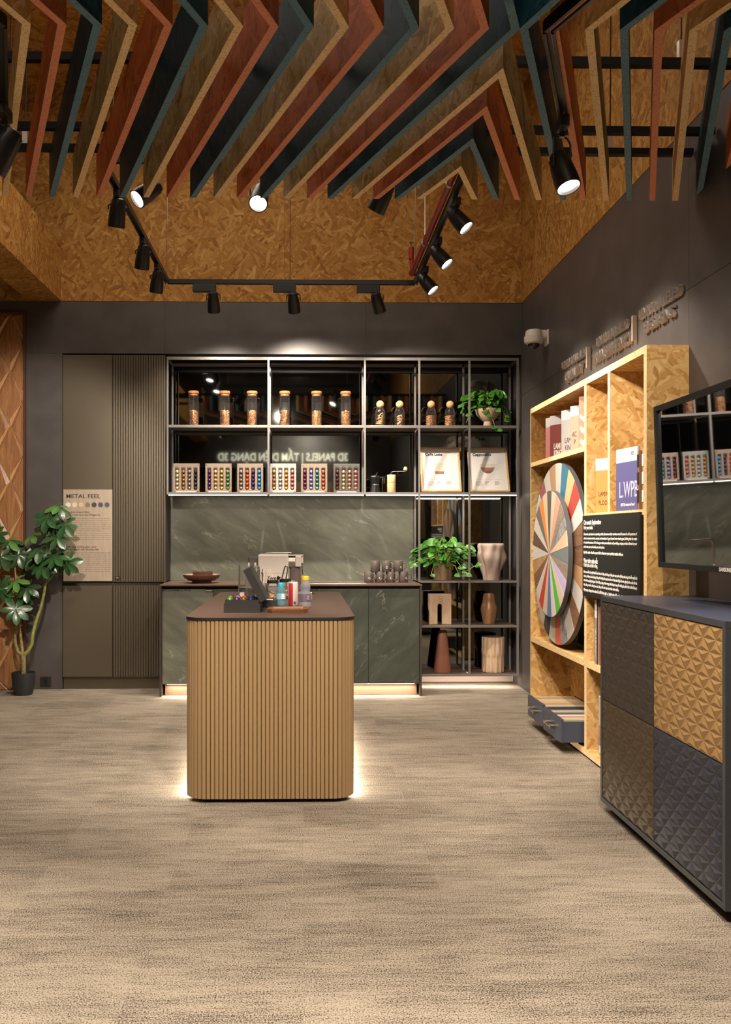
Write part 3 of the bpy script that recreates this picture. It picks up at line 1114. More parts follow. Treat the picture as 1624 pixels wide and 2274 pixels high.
MB().box(-1.1, YC + .035, .092, .90, YC + .045, .099).build('light_strip', LED, t, world=True)
area('plinth_led_light', (-.1, YC + .03, .09), (2.0, .012), 11, (0, -.28, -1), (1, .86, .68), 160)
x, z = PY(361, 1313, YC - .001)
text('code_lettering', 'MFC S0135MM/ LK 4417A', .022, INK, t, FY(x, YC - .0006, z), .0002, width=.228, bold=.0004)
x, z = PY(466, 1311.5, YC - .001)
MB().box(x - .033, YC - .002, z - .011, x + .028, YC - .0002, z + .012).build('brand_label', BLACK, t, world=True)
text('brand_lettering', 'PUNEKT', .014, PAPER, t, FY(x - .03, YC - .0024, z - .005), .0002, width=.053, bold=.0005)
t = thing('worktop', 'brown stone worktop lying on the counter cabinet', 'worktop', (-.1, YC + .3, .889))
MB().box(-1.156, YC - .016, .889, .958, YN - .019, .901).build('slab', BROWN, t, world=True, bevel=.0015)

# sink and tap
sx0, sx1 = -.30, .515
t = thing('kitchen_sink', 'steel sink with perforated drainer let into the brown worktop', 'sink', (.1, 7.45, .901))
m = MB()
m.box(sx0, 7.22, .9012, sx1, 7.245, .906).box(sx0, 7.62, .9012, sx1, 7.645, .906).box(sx0, 7.245, .9012, sx0 + .02, 7.62, .906).box(sx1 - .02, 7.245, .9012, sx1, 7.62, .906).box(.285, 7.245, .9012, .30, 7.62, .906)
m.build('rim', STEEL, t, world=True, bevel=.002)
MB().box(sx0 + .02, 7.245, .9012, .285, 7.62, .9022).build('basin', mat('sink_basin', (.36, .33, .30), .3, metal=1), t, world=True)
MB().box(.30, 7.245, .9012, sx1 - .02, 7.62, .9045).build('drainer', STEEL, t, world=True)
m = MB()
for i in range(5):
    m.box(.33 + i * .025, 7.53, .9045, .345 + i * .025, 7.55, .9052)
m.build('drain_slot', BLACK, t, world=True, kind='stuff')
t = thing('kitchen_tap', 'brushed steel angular tap behind the coffee machine', 'tap', (-.34, 7.70, .901))
MB().lathe([(.026, 0), (.026, .012), (.016, .018), (.014, .02)], 16).build('base', STEEL, t, smooth=40)
MB().tube([(0, 0, .01), (0, 0, .20), (.006, -.003, .22), (.022, -.01, .235), (.045, -.02, .24), (.24, -.10, .24)], .013, 12).tube([(.225, -.094, .235), (.225, -.094, .215)], .011, 10).build('spout', STEEL, t, smooth=40)
MB().tube([(0, 0, .03), (-.06, -.03, .06), (-.085, -.04, .11)], .006, 8).build('lever', STEEL, t, smooth=40)

# ------------------------------------------------------------------ island
t = island = thing('island', 'freestanding bronze slatted island with rounded corners and brown top', 'kitchen island', (-.163, 5.28, 0))
IX0, IX1, IY0, IY1, IR = -.578, .252, 4.295, 6.278, .11


def rrect(x0, y0, x1, y1, r, n=8):
    p = []
    for cx_, cy_, a0 in ((x1 - r, y0 + r, -90), (x1 - r, y1 - r, 0), (x0 + r, y1 - r, 90), (x0 + r, y0 + r, 180)):
        for i in range(n + 1):
            a = R(a0 + 90 * i / n)
            p.append((cx_ + r * math.cos(a), cy_ + r * math.sin(a)))
    return p


ZW = ((0, 0, 0), (1, 0, 0), (0, 1, 0), (0, 0, 1))
MB().prism(rrect(IX0 + .016, IY0 + .016, IX1 - .016, IY1 - .016, IR - .016), .03, .886, ZW).build('body', mat('bronze_groove', (.20, .12, .05), .5, metal=.2), t, world=True, smooth=30)
MB().prism(rrect(IX0 + .05, IY0 + .05, IX1 - .05, IY1 - .05, IR - .05), .001, .03, ZW).build('plinth', BLACKM, t, world=True)
MB().prism(rrect(IX0 - .002, IY0 - .002, IX1 + .002, IY1 + .002, IR + .002, 10), .886, .900, ZW, 0, 1).build('top', [BROWN, BLACK], t, world=True, smooth=30)
# slats: walk along the outline
pitch = .0205
w2 = .0092
sm = MB()
prof = [(-w2 - .0008, 0), (-w2, .009), (-w2 + .002, .0125), (w2 - .002, .0125), (w2, .009), (w2 + .0008, 0)]
vs = [(p, -q, z) for z in (.022, .884) for p, q in prof]
sm.add(vs, [(i, i + 1, i + 7, i + 6) for i in range(5)] + [(5, 0, 6, 11), (5, 4, 3, 2, 1, 0), (6, 7, 8, 9, 10, 11)])
first = sm.build('slat', BRASS, t)
SLME = first.data
bpy.data.objects.remove(first)


def outline(s, x0, y0, x1, y1, r):
    """point and outward angle at arc length s, starting at the middle of the front"""
    segs = [('l', (x0 + x1) / 2, y0, (x1 - r), y0), ('a', x1 - r, y0 + r, -90), ('l', x1, y0 + r, x1, y1 - r), ('a', x1 - r, y1 - r, 0), ('l', x1 - r, y1, x0 + r, y1),
            ('a', x0 + r, y1 - r, 90), ('l', x0, y1 - r, x0, y0 + r), ('a', x0 + r, y0 + r, 180), ('l', x0 + r, y0, (x0 + x1) / 2, y0)]
    ang = -90
    for g in segs:
        if g[0] == 'l':
            d = Vector((g[3] - g[1], g[4] - g[2]))
            if s <= d.length:
                q = Vector((g[1], g[2])) + d * (s / d.length)
                n = Vector((d.y, -d.x)).normalized()
                return q, n
            s -= d.length
        else:
            l = r * math.pi / 2
            if s <= l:
                a = R(g[3] + 90 * s / l)
                n = Vector((math.cos(a), math.sin(a)))
                return Vector((g[1], g[2])) + n * r, n
            s -= l
    return None, None


X0, Y0_, X1, Y1_, RR = IX0 + .0145, IY0 + .0145, IX1 - .0145, IY1 - .0145, IR - .0145
per = 2 * (X1 - X0 + Y1_ - Y0_) - 8 * RR + 2 * math.pi * RR
n = round(per / pitch)
for i in range(n):
    q, nn = outline((i + .5) * per / n, X0, Y0_, X1, Y1_, RR)
    if q is None:
        continue
    o = link('slat', SLME, t)
    o.location = Vector((q.x, q.y, 0)) - wloc(t)
    o.rotation_euler = (0, 0, math.atan2(nn.y, nn.x) + math.pi / 2)
for x, s in ((IX0 + .02, -1), (IX1 - .02, 1)):
    area('island_led_light', (x - s * .004, 5.3, .020), (1.75, .012), 20, (s * 1, 0, -.8), (1, .86, .68), 175)
# =================================================================== THINGS ON THE DISPLAY SHELF
ZS1, ZS2 = 2.2295, 1.6625          # tops of the upper and lower shelf boards
GR = 'tall coffee bean jars'
# tall jar
t = jar = thing('glass_jar', '', 'jar', (0, 0, 0), 0, 'tall glass jars with wooden lids')
R_ = .0455
MB().lathe([(R_ - .004, 0), (R_, .004), (R_, .272), (R_ - .004, .276)], 28, close=True).build('glass', CLEAR, t, smooth=40)
MB().lathe([(R_ - .008, .262), (R_ - .008, .277), (R_ - .002, .279), (R_ + .001, .286), (R_ + .001, .297), (R_ - .003, .302)], 28).build('lid', LIDW, t, smooth=30)
BEAN = mat('coffee_beans', (.55, .25, .10), .38, noise=.5, scale=70)
BEAN2 = mat('coffee_beans_dark', (.28, .10, .04), .38, noise=.5, scale=70)
BEAN3 = mat('coffee_beans_gold', (.72, .42, .17), .4, noise=.45, scale=70)


def granules(name, parent, r, h, size, mats, n, slope=0, ring=False):
    rnd = random.Random(5)
    m = MB()
    m.lathe([(r * .86, .004), (r * .86, h * .93), (0, h * .95)], 16)
    zz = size + .001
    while zz < h:
        k = int(2 * math.pi * r * .92 / (size * 1.25))
        for i in range(k):
            a = 2 * math.pi * (i + rnd.random() * .6) / k
            if zz > h - slope * (1 + math.cos(a)) * .5:
                continue
            q = Quaternion((rnd.random() - .5, rnd.random() - .5, rnd.random() - .5), rnd.random() * 3).to_matrix()
            m.ball((r * .90 * math.cos(a), r * .90 * math.sin(a), zz), (size * .62, size * .62, size * .85), 5, 3, rnd.randrange(len(mats)), q)
        zz += size * 1.15
    for i in range(24):
        a, rr = rnd.random() * 6.28, r * .85 * math.sqrt(rnd.random())
        m.ball((rr * math.cos(a), rr * math.sin(a), h - slope * (1 + math.cos(a)) * .5 + .001), size * .7, 5, 3, rnd.randrange(len(mats)))
    return m.build(name, mats, parent, kind='stuff', smooth=60)


granules('coffee_beans', jar, R_ - .004, .132, .0068, [BEAN, BEAN2, BEAN3], 0)
jl = ['tall lidded jar of coffee beans, leftmost on the top shelf, beans heaped to one side', 'tall lidded jar of coffee beans, second from the left on the top shelf',
      'tall lidded jar of coffee beans, third on the top shelf, just left of the upright', 'tall lidded jar of coffee beans, first one right of the second upright',
      'tall lidded jar of paler coffee beans, middle of the three in the second bay', 'tall lidded jar of coffee beans at the right end of the second bay']
for i, (u, lab) in enumerate(zip((430, 499.5, 560, 632.5, 703.5, 768), jl)):
    x, _ = PY(u, 940, 7.62)
    if i == 0:
        jar.location = (x, 7.62, ZS1)
        jar['label'] = lab
        WL[jar.name] = Vector(jar.location)
    else:
        d = dup(jar, (x, 7.62, ZS1), R(40 * i), lab)
        if i == 4:
            for ch in d.children:
                if ch.name.startswith('coffee_beans'):
                    me = ch.data.copy()
                    ch.data = me
                    me.materials[0], me.materials[1] = BEAN3, BEAN
# bottles with ball corks
def ball_bottle(u, lab, kind):
    x, _ = PY(u, 940, 7.62)
    t = thing('ball_stopper_bottle', lab, 'bottle', (x, 7.62, ZS1), 0, 'glass bottles with cork ball stoppers')
    MB().lathe([(.042, 0), (.046, .004), (.046, .115), (.043, .138), (.034, .158), (.0295, .164), (.0295, .172)], 28, close=True).build('glass', CLEAR, t, smooth=40)
    MB().ball((0, 0, .193), .0335, 20, 14).build('cork_ball', CORK, t, smooth=60)
    if kind:
        granules('almonds', t, .043, .088, .0125, [mat('almond', (.62, .33, .15), .5, noise=.2, scale=60), mat('almond_dark', (.48, .22, .09), .5)], 0)
    else:
        rnd = random.Random(u)
        m = MB()
        for k in range(13):
            rr = .021 + rnd.random() * .008
            tilt = (rnd.random() - .5) * (2.2 if (k > 9 or u > 860) else .7)
            q = Quaternion((rnd.random() - .5, rnd.random() - .5, 0), tilt).to_matrix()
            c_ = Vector(((rnd.random() - .5) * .02, (rnd.random() - .5) * .02, .012 + k * .0068))
            pts = [c_ + q @ Vector((rr * math.cos(a), rr * math.sin(a), 0)) for a in [2 * math.pi * i / 12 for i in range(13)]]
            pts = [Vector((min(max(p.x, -.038), .038), min(max(p.y, -.038), .038), max(p.z, .006))) for p in pts]
            m.tube(pts, .0045, 6, k % 2, cap=False)
        m.build('dried_slices', [mat('dried_slice', (.58, .36, .14), .6), mat('dried_slice_dark', (.40, .20, .07), .6)], t, kind='stuff', smooth=60)


for u, lab, k in ((844.5, 'cork ball bottle of stacked dried fruit rings, the more left of two', 0), (888, 'cork ball bottle of loose dried fruit rings, the more right of two', 0),
                  (958, 'cork ball bottle of almonds nearer the upright', 1), (1000, 'cork ball bottle of almonds nearer the trailing plant', 1)):
    ball_bottle(u, lab, k)

# capsule racks and their capsules
CC = {'cream': (.72, .60, .34), 'copper brown': (.36, .16, .06), 'mauve grey': (.26, .20, .20), 'black': (.03, .028, .03), 'purple': (.13, .03, .16), 'peach': (.80, .45, .17), 'gold': (.62, .40, .11),
      'green': (.14, .30, .11), 'ash grey': (.30, .24, .24), 'orange red': (.68, .11, .04), 'dark violet': (.07, .03, .13), 'sky blue': (.06, .32, .60), 'copper': (.56, .26, .08), 'silver': (.62, .59, .58),
      'amber': (.66, .36, .09), 'coral pink': (.72, .20, .19), 'plum': (.17, .03, .08), 'periwinkle': (.27, .29, .70), 'teal': (.05, .30, .30), 'scarlet': (.66, .13, .07), 'maroon': (.10, .025, .025),
      'sand': (.72, .46, .25), 'rose gold': (.55, .27, .15), 'salmon': (.70, .22, .18)}
racks = [((385, 443), ('cream', 'copper brown', 'mauve grey', 'black'), 'beige'), ((456.5, 514.5), ('purple', 'peach', 'gold', 'green'), 'beige'), ((527, 584.5), ('ash grey', 'orange red', 'dark violet', 'sky blue'), 'beige'),
         ((600.5, 658), ('copper', 'silver', 'amber', 'coral pink'), 'white'), ((669, 727), ('plum', 'periwinkle', 'teal', 'scarlet'), 'beige'), ((741, 799), ('maroon', 'sand', 'rose gold', 'salmon'), 'clear')]
BACKS = {'beige': mat('rack_back_beige', (.27, .21, .16), .5), 'white': mat('rack_back_white', (.42, .40, .375), .4), 'clear': ACRYL}
capm = MB().lathe([(.0, -.001), (.0165, 0), (.0165, .002), (.0143, .003), (.0120, .017), (.0095, .021), (.0055, .0235), (0, .0242)], 16)
capm.v = [(a, -c_, b) for a, b, c_ in capm.v]
ROD = {k: mat('capsule_' + k.replace(' ', '_'), v, .26, metal=.45) for k, v in CC.items()}
CAPME = {}
for k in CC:
    o = capm.build('coffee_capsule', ROD[k], smooth=35)
    CAPME[k] = o.data
    bpy.data.objects.remove(o)
ordn = ['first', 'second', 'third', 'fourth', 'fifth', 'sixth']
for ri, ((u0, u1), cols, bk) in enumerate(racks):
    xa, _ = PY(u0, 1060, 7.56)
    xb, _ = PY(u1, 1060, 7.56)
    w, h = xb - xa, .246
    cx_ = (xa + xb) / 2
    t = thing('capsule_rack', f'{ {"beige": "acrylic", "white": "whitish acrylic", "clear": "clear see-through acrylic"}[bk]} rack holding {cols[0]}, {cols[1]}, {cols[2]} and {cols[3]} capsules', 'capsule rack', (cx_, 7.58, ZS2), 0, 'coffee capsule racks on the lower shelf')
    MB().box(-w / 2, .004, .006, w / 2, .008, h).build('back_plate', BACKS[bk], t)
    xs_ = [-w / 2 + w * k for k in (.145, .385, .615, .85)]
    plate('front_plate', [(-w / 2, .004), (w / 2, .004), (w / 2, h), (-w / 2, h)], [stadium(x, .020, h - .020, .0172, 6) for x in xs_], .003, BACKS[bk] if bk == 'white' else ACRYL if bk == 'clear' else BACKS[bk], t, ((0, -.022, 0), (1, 0, 0), (0, 0, 1), (0, -1, 0)))
    MB().box(-w / 2, -.020, .004, -w / 2 + .003, .004, h).box(w / 2 - .003, -.020, .004, w / 2, .004, h).build('side_plate', ACRYL, t, kind='stuff')
    MB().box(-w * .38, -.034, 0, w * .38, .010, .008).build('base_strip', mat('milky_acrylic', (.72, .66, .58), .3), t)
    for sx_ in (-1, 1):
        for zz in (.012, h - .010):
            m = MB().lathe([(.004, 0), (.004, .004)], 10)
            m.v = [(a + sx_ * (w / 2 - .010), -.0235 - c_, b + zz) for a, b, c_ in m.v]
            m.build('screw', STEEL, t)
    for ci, (x, cn) in enumerate(zip(xs_, cols)):
        for k in range(5):
            o = link('coffee_capsule', CAPME[cn], None)
            o.location = (cx_ + x, 7.58 - .0015, ZS2 + .0365 + k * .0345)
            tag(o, f'{cn} coffee capsule in the {ordn[ri]} rack, {["bottom one", "second from the bottom", "middle one", "second from the top", "top one"][k]} of its column', 'coffee capsule', f'{cn} capsules in the {ordn[ri]} rack')
# moka pot
x, _ = PY(833, 1090, 7.58)
t = thing('moka_pot', 'black faceted moka pot beside the wooden grinder', 'coffee pot', (x, 7.58, ZS2))
MB().lathe([(.048, 0), (.036, .058), (.036, .066)], 8).build('boiler', BLACK, t)
MB().lathe([(.0375, .060), (.0375, .072)], 16).build('collar', STEEL, t)
MB().lathe([(.036, .070), (.050, .125), (.050, .132)], 8).add([(-.050, -.012, .131), (-.050, .012, .131), (-.066, 0, .133), (-.044, 0, .095)], [(0, 1, 2), (0, 2, 3), (1, 3, 2), (0, 3, 1)]).build('jug', BLACK, t)
MB().lathe([(.050, .132), (.045, .140), (.006, .150)], 8).build('lid', BLACK, t)
MB().tube([(.01, 0, .148), (.018, 0, .165), (.021, 0, .172)], [.005, .005, .003], 8).build('knob', BLACKM, t)
MB().tube([(.046, 0, .128), (.075, 0, .130), (.080, 0, .115), (.082, 0, .085), (.076, 0, .075)], [.007, .008, .009, .007, .004], 8).build('handle', BLACK, t, smooth=40)
# hand grinder
x, _ = PY(869.5, 1090, 7.57)
t = thing('coffee_grinder', 'pale wooden hand coffee grinder with a steel crank', 'coffee grinder', (x, 7.57, ZS2))
m = MB().lathe([(.0355, 0), (.037, .002), (.037, .083)], 24)
m.build('lower_body', wood('grinder_wood', (.62, .42, .20), (.76, .57, .32), (4, 4, 40)), t, smooth=40)
MB().lathe([(.0365, .0845), (.037, .086), (.037, .148), (.034, .152)], 24).build('upper_body', MATS['grinder_wood'], t, smooth=40)
MB().lathe([(.010, .152), (.010, .166), (.007, .170), (.005, .178)], 12).build('spindle', BLACK, t)
MB().tube([(0, 0, .174), (.02, 0, .180), (.12, -.005, .182)], .0035, 8).build('crank', STEEL, t)
MB().lathe([(.006, .182), (.017, .192), (.018, .202), (.013, .212), (.014, .218), (.009, .220)], 16, (.12, -.005, 0)).build('knob', MATS['grinder_wood'], t, smooth=40)

# framed posters
def poster(u, lab, title, cup):
    x0, _ = PY(u, 1093, 7.55)
    w, h = .345, .415
    x = x0 + w / 2
    t = thing('framed_poster', lab, 'poster', (x, 7.56, ZS2))
    tilt = R(20)
    U, V = Vector((1, 0, 0)), Vector((0, math.sin(tilt), math.cos(tilt)))
    Wn = Vector((0, -math.cos(tilt), math.sin(tilt)))
    O = Vector((0, .0, .006))
    fr = .0165
    def bx(x0_, y0_, x1_, y1_, d0, d1, m):
        m.prism([(x0_, y0_), (x1_, y0_), (x1_, y1_), (x0_, y1_)], d0, d1, (O, U, V, Wn))
        return m
    for a in ((-w / 2, 0, w / 2, fr), (-w / 2, h - fr, w / 2, h), (-w / 2, fr, -w / 2 + fr, h - fr), (w / 2 - fr, fr, w / 2, h - fr)):
        bx(*a, -.008, .008, MB()).build('frame_bar', OAK, t, bevel=.001)
    bx(-w / 2 + fr, fr, w / 2 - fr, h - fr, -.006, .0, MB()).build('print', PAPER, t)
    fm = lambda a, b: (O + U * a + V * b + Wn * .0004, U, V, Wn)
    bx(-.127, h - .047, .10, h - .044, 0, .0006, MB()).build('title_rule', INK, t)
    text('lettering', title, .034, INK, t, fm(-.128, h - .075), .0003, world=False, bold=.0012)
    text('lettering', 'espresso, steamed milk, foam', .008, INK, t, fm(-.128, h - .086), .0002, world=False)
    g1, g2, g3 = mat('print_beige', (.60, .52, .42), .7), mat('print_brown', (.26, .13, .10), .7), mat('print_outline', (.62, .58, .54), .7)
    if cup == 'latte':
        poly = [(-.054, .268), (.036, .268), (.030, .168), (.026, .164), (-.041, .164), (-.046, .168)]
        MB().prism(poly, 0, .0005, (O, U, V, Wn)).build('cup_print', g1, t)
        MB().prism([(-.0495, .192), (.0315, .192), (.030, .168), (.026, .164), (-.041, .164), (-.046, .168)], .0005, .0009, (O, U, V, Wn)).build('coffee_print', g2, t)
        hc, hr = (.038, .232), .023
    else:
        arc = [(-.005 + .066 * math.cos(a), .262 + .09 * math.sin(a)) for a in [math.pi + math.pi * i / 16 for i in range(17)]]
        MB().prism(arc, 0, .0005, (O, U, V, Wn)).build('cup_print', g1, t)
        MB().prism([p for p in arc if p[1] < .236], .0005, .0009, (O, U, V, Wn)).build('coffee_print', g2, t)
        MB().prism([p for p in arc if p[1] < .207], .0009, .0013, (O, U, V, Wn)).build('coffee_print', mat('print_red_brown', (.20, .07, .06), .7), t)
        hc, hr = (.066, .232), .023
    pts = [O + U * (hc[0] + hr * math.cos(a)) + V * (hc[1] + hr * 1.1 * math.sin(a)) + Wn * .0006 for a in [R(-100 + 200 * i / 14) for i in range(15)]]
    MB().tube(pts, .0014, 5).build('handle_print', g3, t)
    for k, a in enumerate((-.118, -.036, .046)):
        bx(a, .113, a + .07, .1136, 0, .0005, MB()).build('rule', INK, t)
        text('lettering', ['How it is made', 'Cup size', 'Ingredients'][k], .009, INK, t, fm(a, .09), .0002, world=False, bold=.0003)
        text('lettering', [('Pull a double shot\nof espresso then pour\nsteamed milk slowly\nand top with foam'), ('250 ml\nglass'), ('espresso coffee\nwhole milk\nmilk foam')][k], .0075, INK, t, fm(a, .078), .0002, world=False)
    for a in (-.118, .046):
        bx(a, .036, a + .075, .0364, 0, .0005, MB()).build('rule', INK, t)
    return t


poster(936.8, 'oak framed poster titled Caffe Latte leaning on the shelf', 'Caffè Latte', 'latte')
poster(1044.5, 'oak framed poster titled Cappuccino leaning on the shelf', 'Cappuccino', 'cap')

# ------------------------------------------------------------------ leaves and plants
def leaf_mesh(name, L, Wd, m, heart=False, fold=.12, droop=.18):
    n = 6
    vs, fs = [], []
    for i in range(n + 1):
        s = i / n
        if heart:
            wv = Wd * (math.sin(math.pi * min(1, (s * .86 + .14))) ** .7) * (1 - .35 * s)
        else:
            wv = Wd * math.sin(math.pi * (s * .9 + .06)) ** .8 * (.55 + .7 * s)
        if i == n:
            wv = Wd * .02
        z = -droop * L * s * s
        y = s * L
        for k, e in ((-1, -1), (-.5, -.5), (0, 0), (.5, .5), (1, 1)):
            vs.append((wv * k, y - (abs(k) * .12 * L if heart and i == 0 else 0), z + fold * abs(e) * wv * 1.2))
    for i in range(n):
        for k in range(4):
            fs.append((i * 5 + k, i * 5 + k + 1, (i + 1) * 5 + k + 1, (i + 1) * 5 + k))
    me = bpy.data.meshes.new(name)
    me.from_pydata(vs, [], fs)
    me.materials.append(m)
    me.polygons.foreach_set('use_smooth', [True] * len(me.polygons))
    return me


def put_leaf(me, parent, p, d, up, scale=1, name='leaf'):
    d, up = Vector(d).normalized(), Vector(up)
    z = (up - d * up.dot(d)).normalized()
    x = d.cross(z)
    o = bpy.data.objects.new(name, me)
    COL.objects.link(o)
    o.parent = parent
    M = Matrix((x, d, z)).transposed().to_4x4()
    M.translation = Vector(p)
    o.matrix_local = M @ Matrix.Scale(scale, 4)
    return o


# schefflera in a black pot
YP = 7.27
xp, _ = PY(52, 1515, YP)
pl = thing('umbrella_plant', 'tall umbrella plant with glossy leaf clusters in a black pot', 'potted plant', (xp, YP, 0))
W0 = Vector((xp, YP, 0))
MB().lathe([(.066, 0), (.072, .004), (.088, .07), (.095, .175), (.095, .182), (.089, .182), (.087, .16)], 32, close=True).build('pot', mat('black_pot', (.028, .028, .03), .5), pl, smooth=40)
MB().lathe([(0, .16), (.0885, .158)], 24).build('soil', mat('soil', (.05, .035, .02), .9, bump=.8, scale=60), pl)


def Q(u, v, dy=0):
    x, z = PY(u, v, YP + dy)
    return Vector((x, YP + dy, z)) - W0


MB().tube([(0, 0, .15), Q(52, 1470), Q(51, 1452)], [.021, .020, .024], 10).build('trunk', BARK, pl, smooth=50)
MB().tube([Q(51, 1456), Q(62, 1447), Q(71, 1430), Q(73, 1408), Q(80, 1380), Q(92, 1345), Q(98, 1318), Q(104, 1280), Q(104, 1250, .02)], [.019, .017, .015, .014, .013, .012, .0115, .0105, .008], 10, 0).build('stem', mat('green_yellow_bark', (.26, .27, .06), .65, noise=.35, scale=40), pl, smooth=50)
MB().tube([Q(51, 1454), Q(40, 1449), Q(34, 1430), Q(33, 1400), Q(32, 1350), Q(20, 1290, .03)], [.018, .015, .013, .011, .010, .007], 10).build('stem', BARK, pl, smooth=50)
MB().tube([Q(50, 1450), Q(48, 1432, .01), Q(45, 1405, .02), Q(40, 1375, .03), Q(36, 1300, .05), Q(30, 1215, .06)], [.014, .012, .011, .010, .008, .005], 10).build('stem', BARK, pl, smooth=50)
MB().tube([Q(99, 1300), Q(112, 1285), Q(124, 1270), Q(135, 1240, -.04)], [.006, .005, .005, .004], 8).build('stem', STEM, pl, smooth=50)
SL1, SL2 = leaf_mesh('leaf', .118, .030, LEAF1), leaf_mesh('leaf', .118, .030, mat('schefflera_leaf_young', (.085, .21, .045), .32, noise=.35, scale=14))
clusters = [(131, 1126, 0, 1), (104, 1148, -.05, 0), (145, 1165, -.03, 0), (126, 1194, -.07, 0), (72, 1189, .02, 1), (19, 1200, .03, 1), (2, 1236, -.06, 0), (88, 1222, -.04, 0), (122, 1236, -.09, 0), (95, 1256, -.08, 0),
            (148, 1250, -.05, 0), (33, 1290, -.05, 1), (60, 1307, -.04, 0), (4, 1308, -.05, 0), (35, 1354, -.10, 0), (52, 1333, .02, 0), (42, 1232, .05, 0), (-10, 1190, .02, 0), (118, 1165, .05, 0), (75, 1240, .06, 0)]
rnd = random.Random(11)
tips = {0: Q(104, 1250, .02), 1: Q(20, 1290, .03), 2: Q(30, 1215, .06)}
mst = MB()
for ci, (u, v, dy, yng) in enumerate(clusters):
    cpt = Q(u, v, dy)
    tip = min(tips.values(), key=lambda q: (q - cpt).length)
    mid = (tip + cpt) / 2 + Vector((0, 0, -.03))
    mst.tube([tip, mid, cpt], [.0032, .0028, .0022], 6)
    face = Vector((rnd.uniform(-.35, .35), -1, rnd.uniform(.1, 1.2))).normalized()
    if yng:
        face = Vector((rnd.uniform(-.4, .4), -.55, 1)).normalized()
    a0 = rnd.random() * 6
    ex = face.orthogonal().normalized()
    ey = face.cross(ex)
    n = rnd.choice((6, 7, 7, 8))
    for k in range(n):
        a = a0 + 2 * math.pi * k / n
        d = (ex * math.cos(a) + ey * math.sin(a)) + face * rnd.uniform(-.25, .25) + Vector((0, 0, -.18))
        put_leaf(SL2 if yng and rnd.random() < .75 else SL1, pl, cpt + d.normalized() * .006, d, face, rnd.uniform(.80, 1.12))
mst.build('leaf_stalk', STEM, pl, kind='stuff', smooth=50)

PLF = leaf_mesh('leaf', .070, .034, LEAF2, heart=True)
PLF2 = leaf_mesh('leaf', .070, .034, mat('pothos_leaf_light', (.075, .25, .028), .34, noise=.3, scale=16), heart=True)


def free_of_shelf(t, pts):
    """True when none of the points (local to the plant) lies in a post, board or mirror of the display shelf"""
    for p in pts:
        q = Vector(t.location) + p
        if q.y > 7.785 or q.x > 1.80 or (q.y > 7.49 and q.z < t.location.z + .006):
            return False
        if 7.485 < q.y < 7.535 and any(a - .02 < q.x < b + .02 for a, b in UX):
            return False
        if 7.44 < q.y < 7.54 and t.location.z - .045 < q.z < t.location.z + .012 and q.y > 7.485:
            return False
    return True


def pothos(t, top, spread, nleaf, seed, trails, zlim):
    """leaves on arching stems from the pot mouth at `top` (local)"""
    rnd = random.Random(seed)
    m = MB()
    top = Vector(top)
    for k in range(nleaf):
        a = rnd.uniform(0, 2 * math.pi)
        e = rnd.uniform(.1, 1.15)
        rr = rnd.uniform(.35, 1)
        end = top + Vector((spread[0] * rr * math.cos(a) * math.cos(e * .6), spread[1] * rr * math.sin(a), spread[2] * (math.sin(e * 1.35) * (1.12 - .45 * rr) - .12)))
        mid = (top + end) / 2 + Vector((0, 0, .05 + .04 * rnd.random()))
        st = top + Vector((math.cos(a), math.sin(a), 0)) * .03
        dd_ = Vector((math.cos(a) * .9, math.sin(a) * .5 - .45, -.4)).normalized()
        sd_ = dd_.cross(Vector((0, 0, 1))).normalized() * .03
        samp = [st.lerp(mid, f / 6) for f in range(7)] + [mid.lerp(end, f / 6) for f in range(7)] + [end + dd_ * .078 * f / 4 + sd_ * g for f in range(6) for g in (-1, 0, 1)]
        if not free_of_shelf(t, samp):
            continue
        m.tube([st, mid, end], [.0022, .002, .0016], 5)
        out = Vector((math.cos(a) * .9, math.sin(a) * .5 - .45, -.25 - .3 * rnd.random()))
        up = Vector((rnd.uniform(-.8, .8), rnd.uniform(-.9, -.2), rnd.uniform(.3, .9)))
        put_leaf(PLF2 if rnd.random() < .4 else PLF, t, end, out, up, rnd.uniform(.7, 1.15))
    for pts in trails:
        pts = [Vector(p) for p in pts]
        if not free_of_shelf(t, [a.lerp(b, f / 8) for a, b in zip([top] + pts, pts) for f in range(9)]):
            continue
        m.tube([top] + pts, .0022, 5)
        for p in pts[1:]:
            for s in (-1, 1):
                if rnd.random() < .8 and free_of_shelf(t, [p + Vector((s * .7 * f, -.45 * f, -.1 * f + g)) * .02 for f in range(4) for g in (-1, 0, 1)]):
                    put_leaf(PLF2 if rnd.random() < .5 else PLF, t, p, (s * rnd.uniform(.4, 1), -.5, -.4 + rnd.random() * .5), (0, -.8, .6), rnd.uniform(.45, .8))
    m.build('vine_stem', mat('vine', (.30, .38, .09), .6), t, kind='stuff', smooth=50)


x, _ = PY(1084, 944, 7.62)
t = thing('trailing_plant', 'green trailing pothos in a pinkish bowl pot on the top shelf', 'potted plant', (x, 7.62, ZS1))
MB().lathe([(.040, 0), (.042, .004), (.036, .045), (.060, .062), (.098, .105), (.110, .150), (.106, .152), (.095, .11), (.05, .08)], 32, close=True).build('pot', mat('pinkish_clay', (.62, .43, .31), .6), t, smooth=40)
MB().lathe([(0, .125), (.099, .124)], 20).build('soil', MATS['soil'], t)
pothos(t, (0, 0, .14), (.235, .10, .21), 150, 3, [[(.10, -.06, .16), (.13, -.10, .08), (.12, -.115, .035), (.155, -.115, .03)], [(-.02, -.12, .16), (.0, -.148, .08), (.03, -.152, -.02), (.05, -.152, -.045)], [(-.12, -.05, .16), (-.17, -.06, .10), (-.20, -.07, .03)],
                                                [(.13, -.03, .18), (.16, -.05, .12), (.165, -.06, .06)]], 0)
ZR1, ZR2, ZR3 = .9115, .5335, .1205
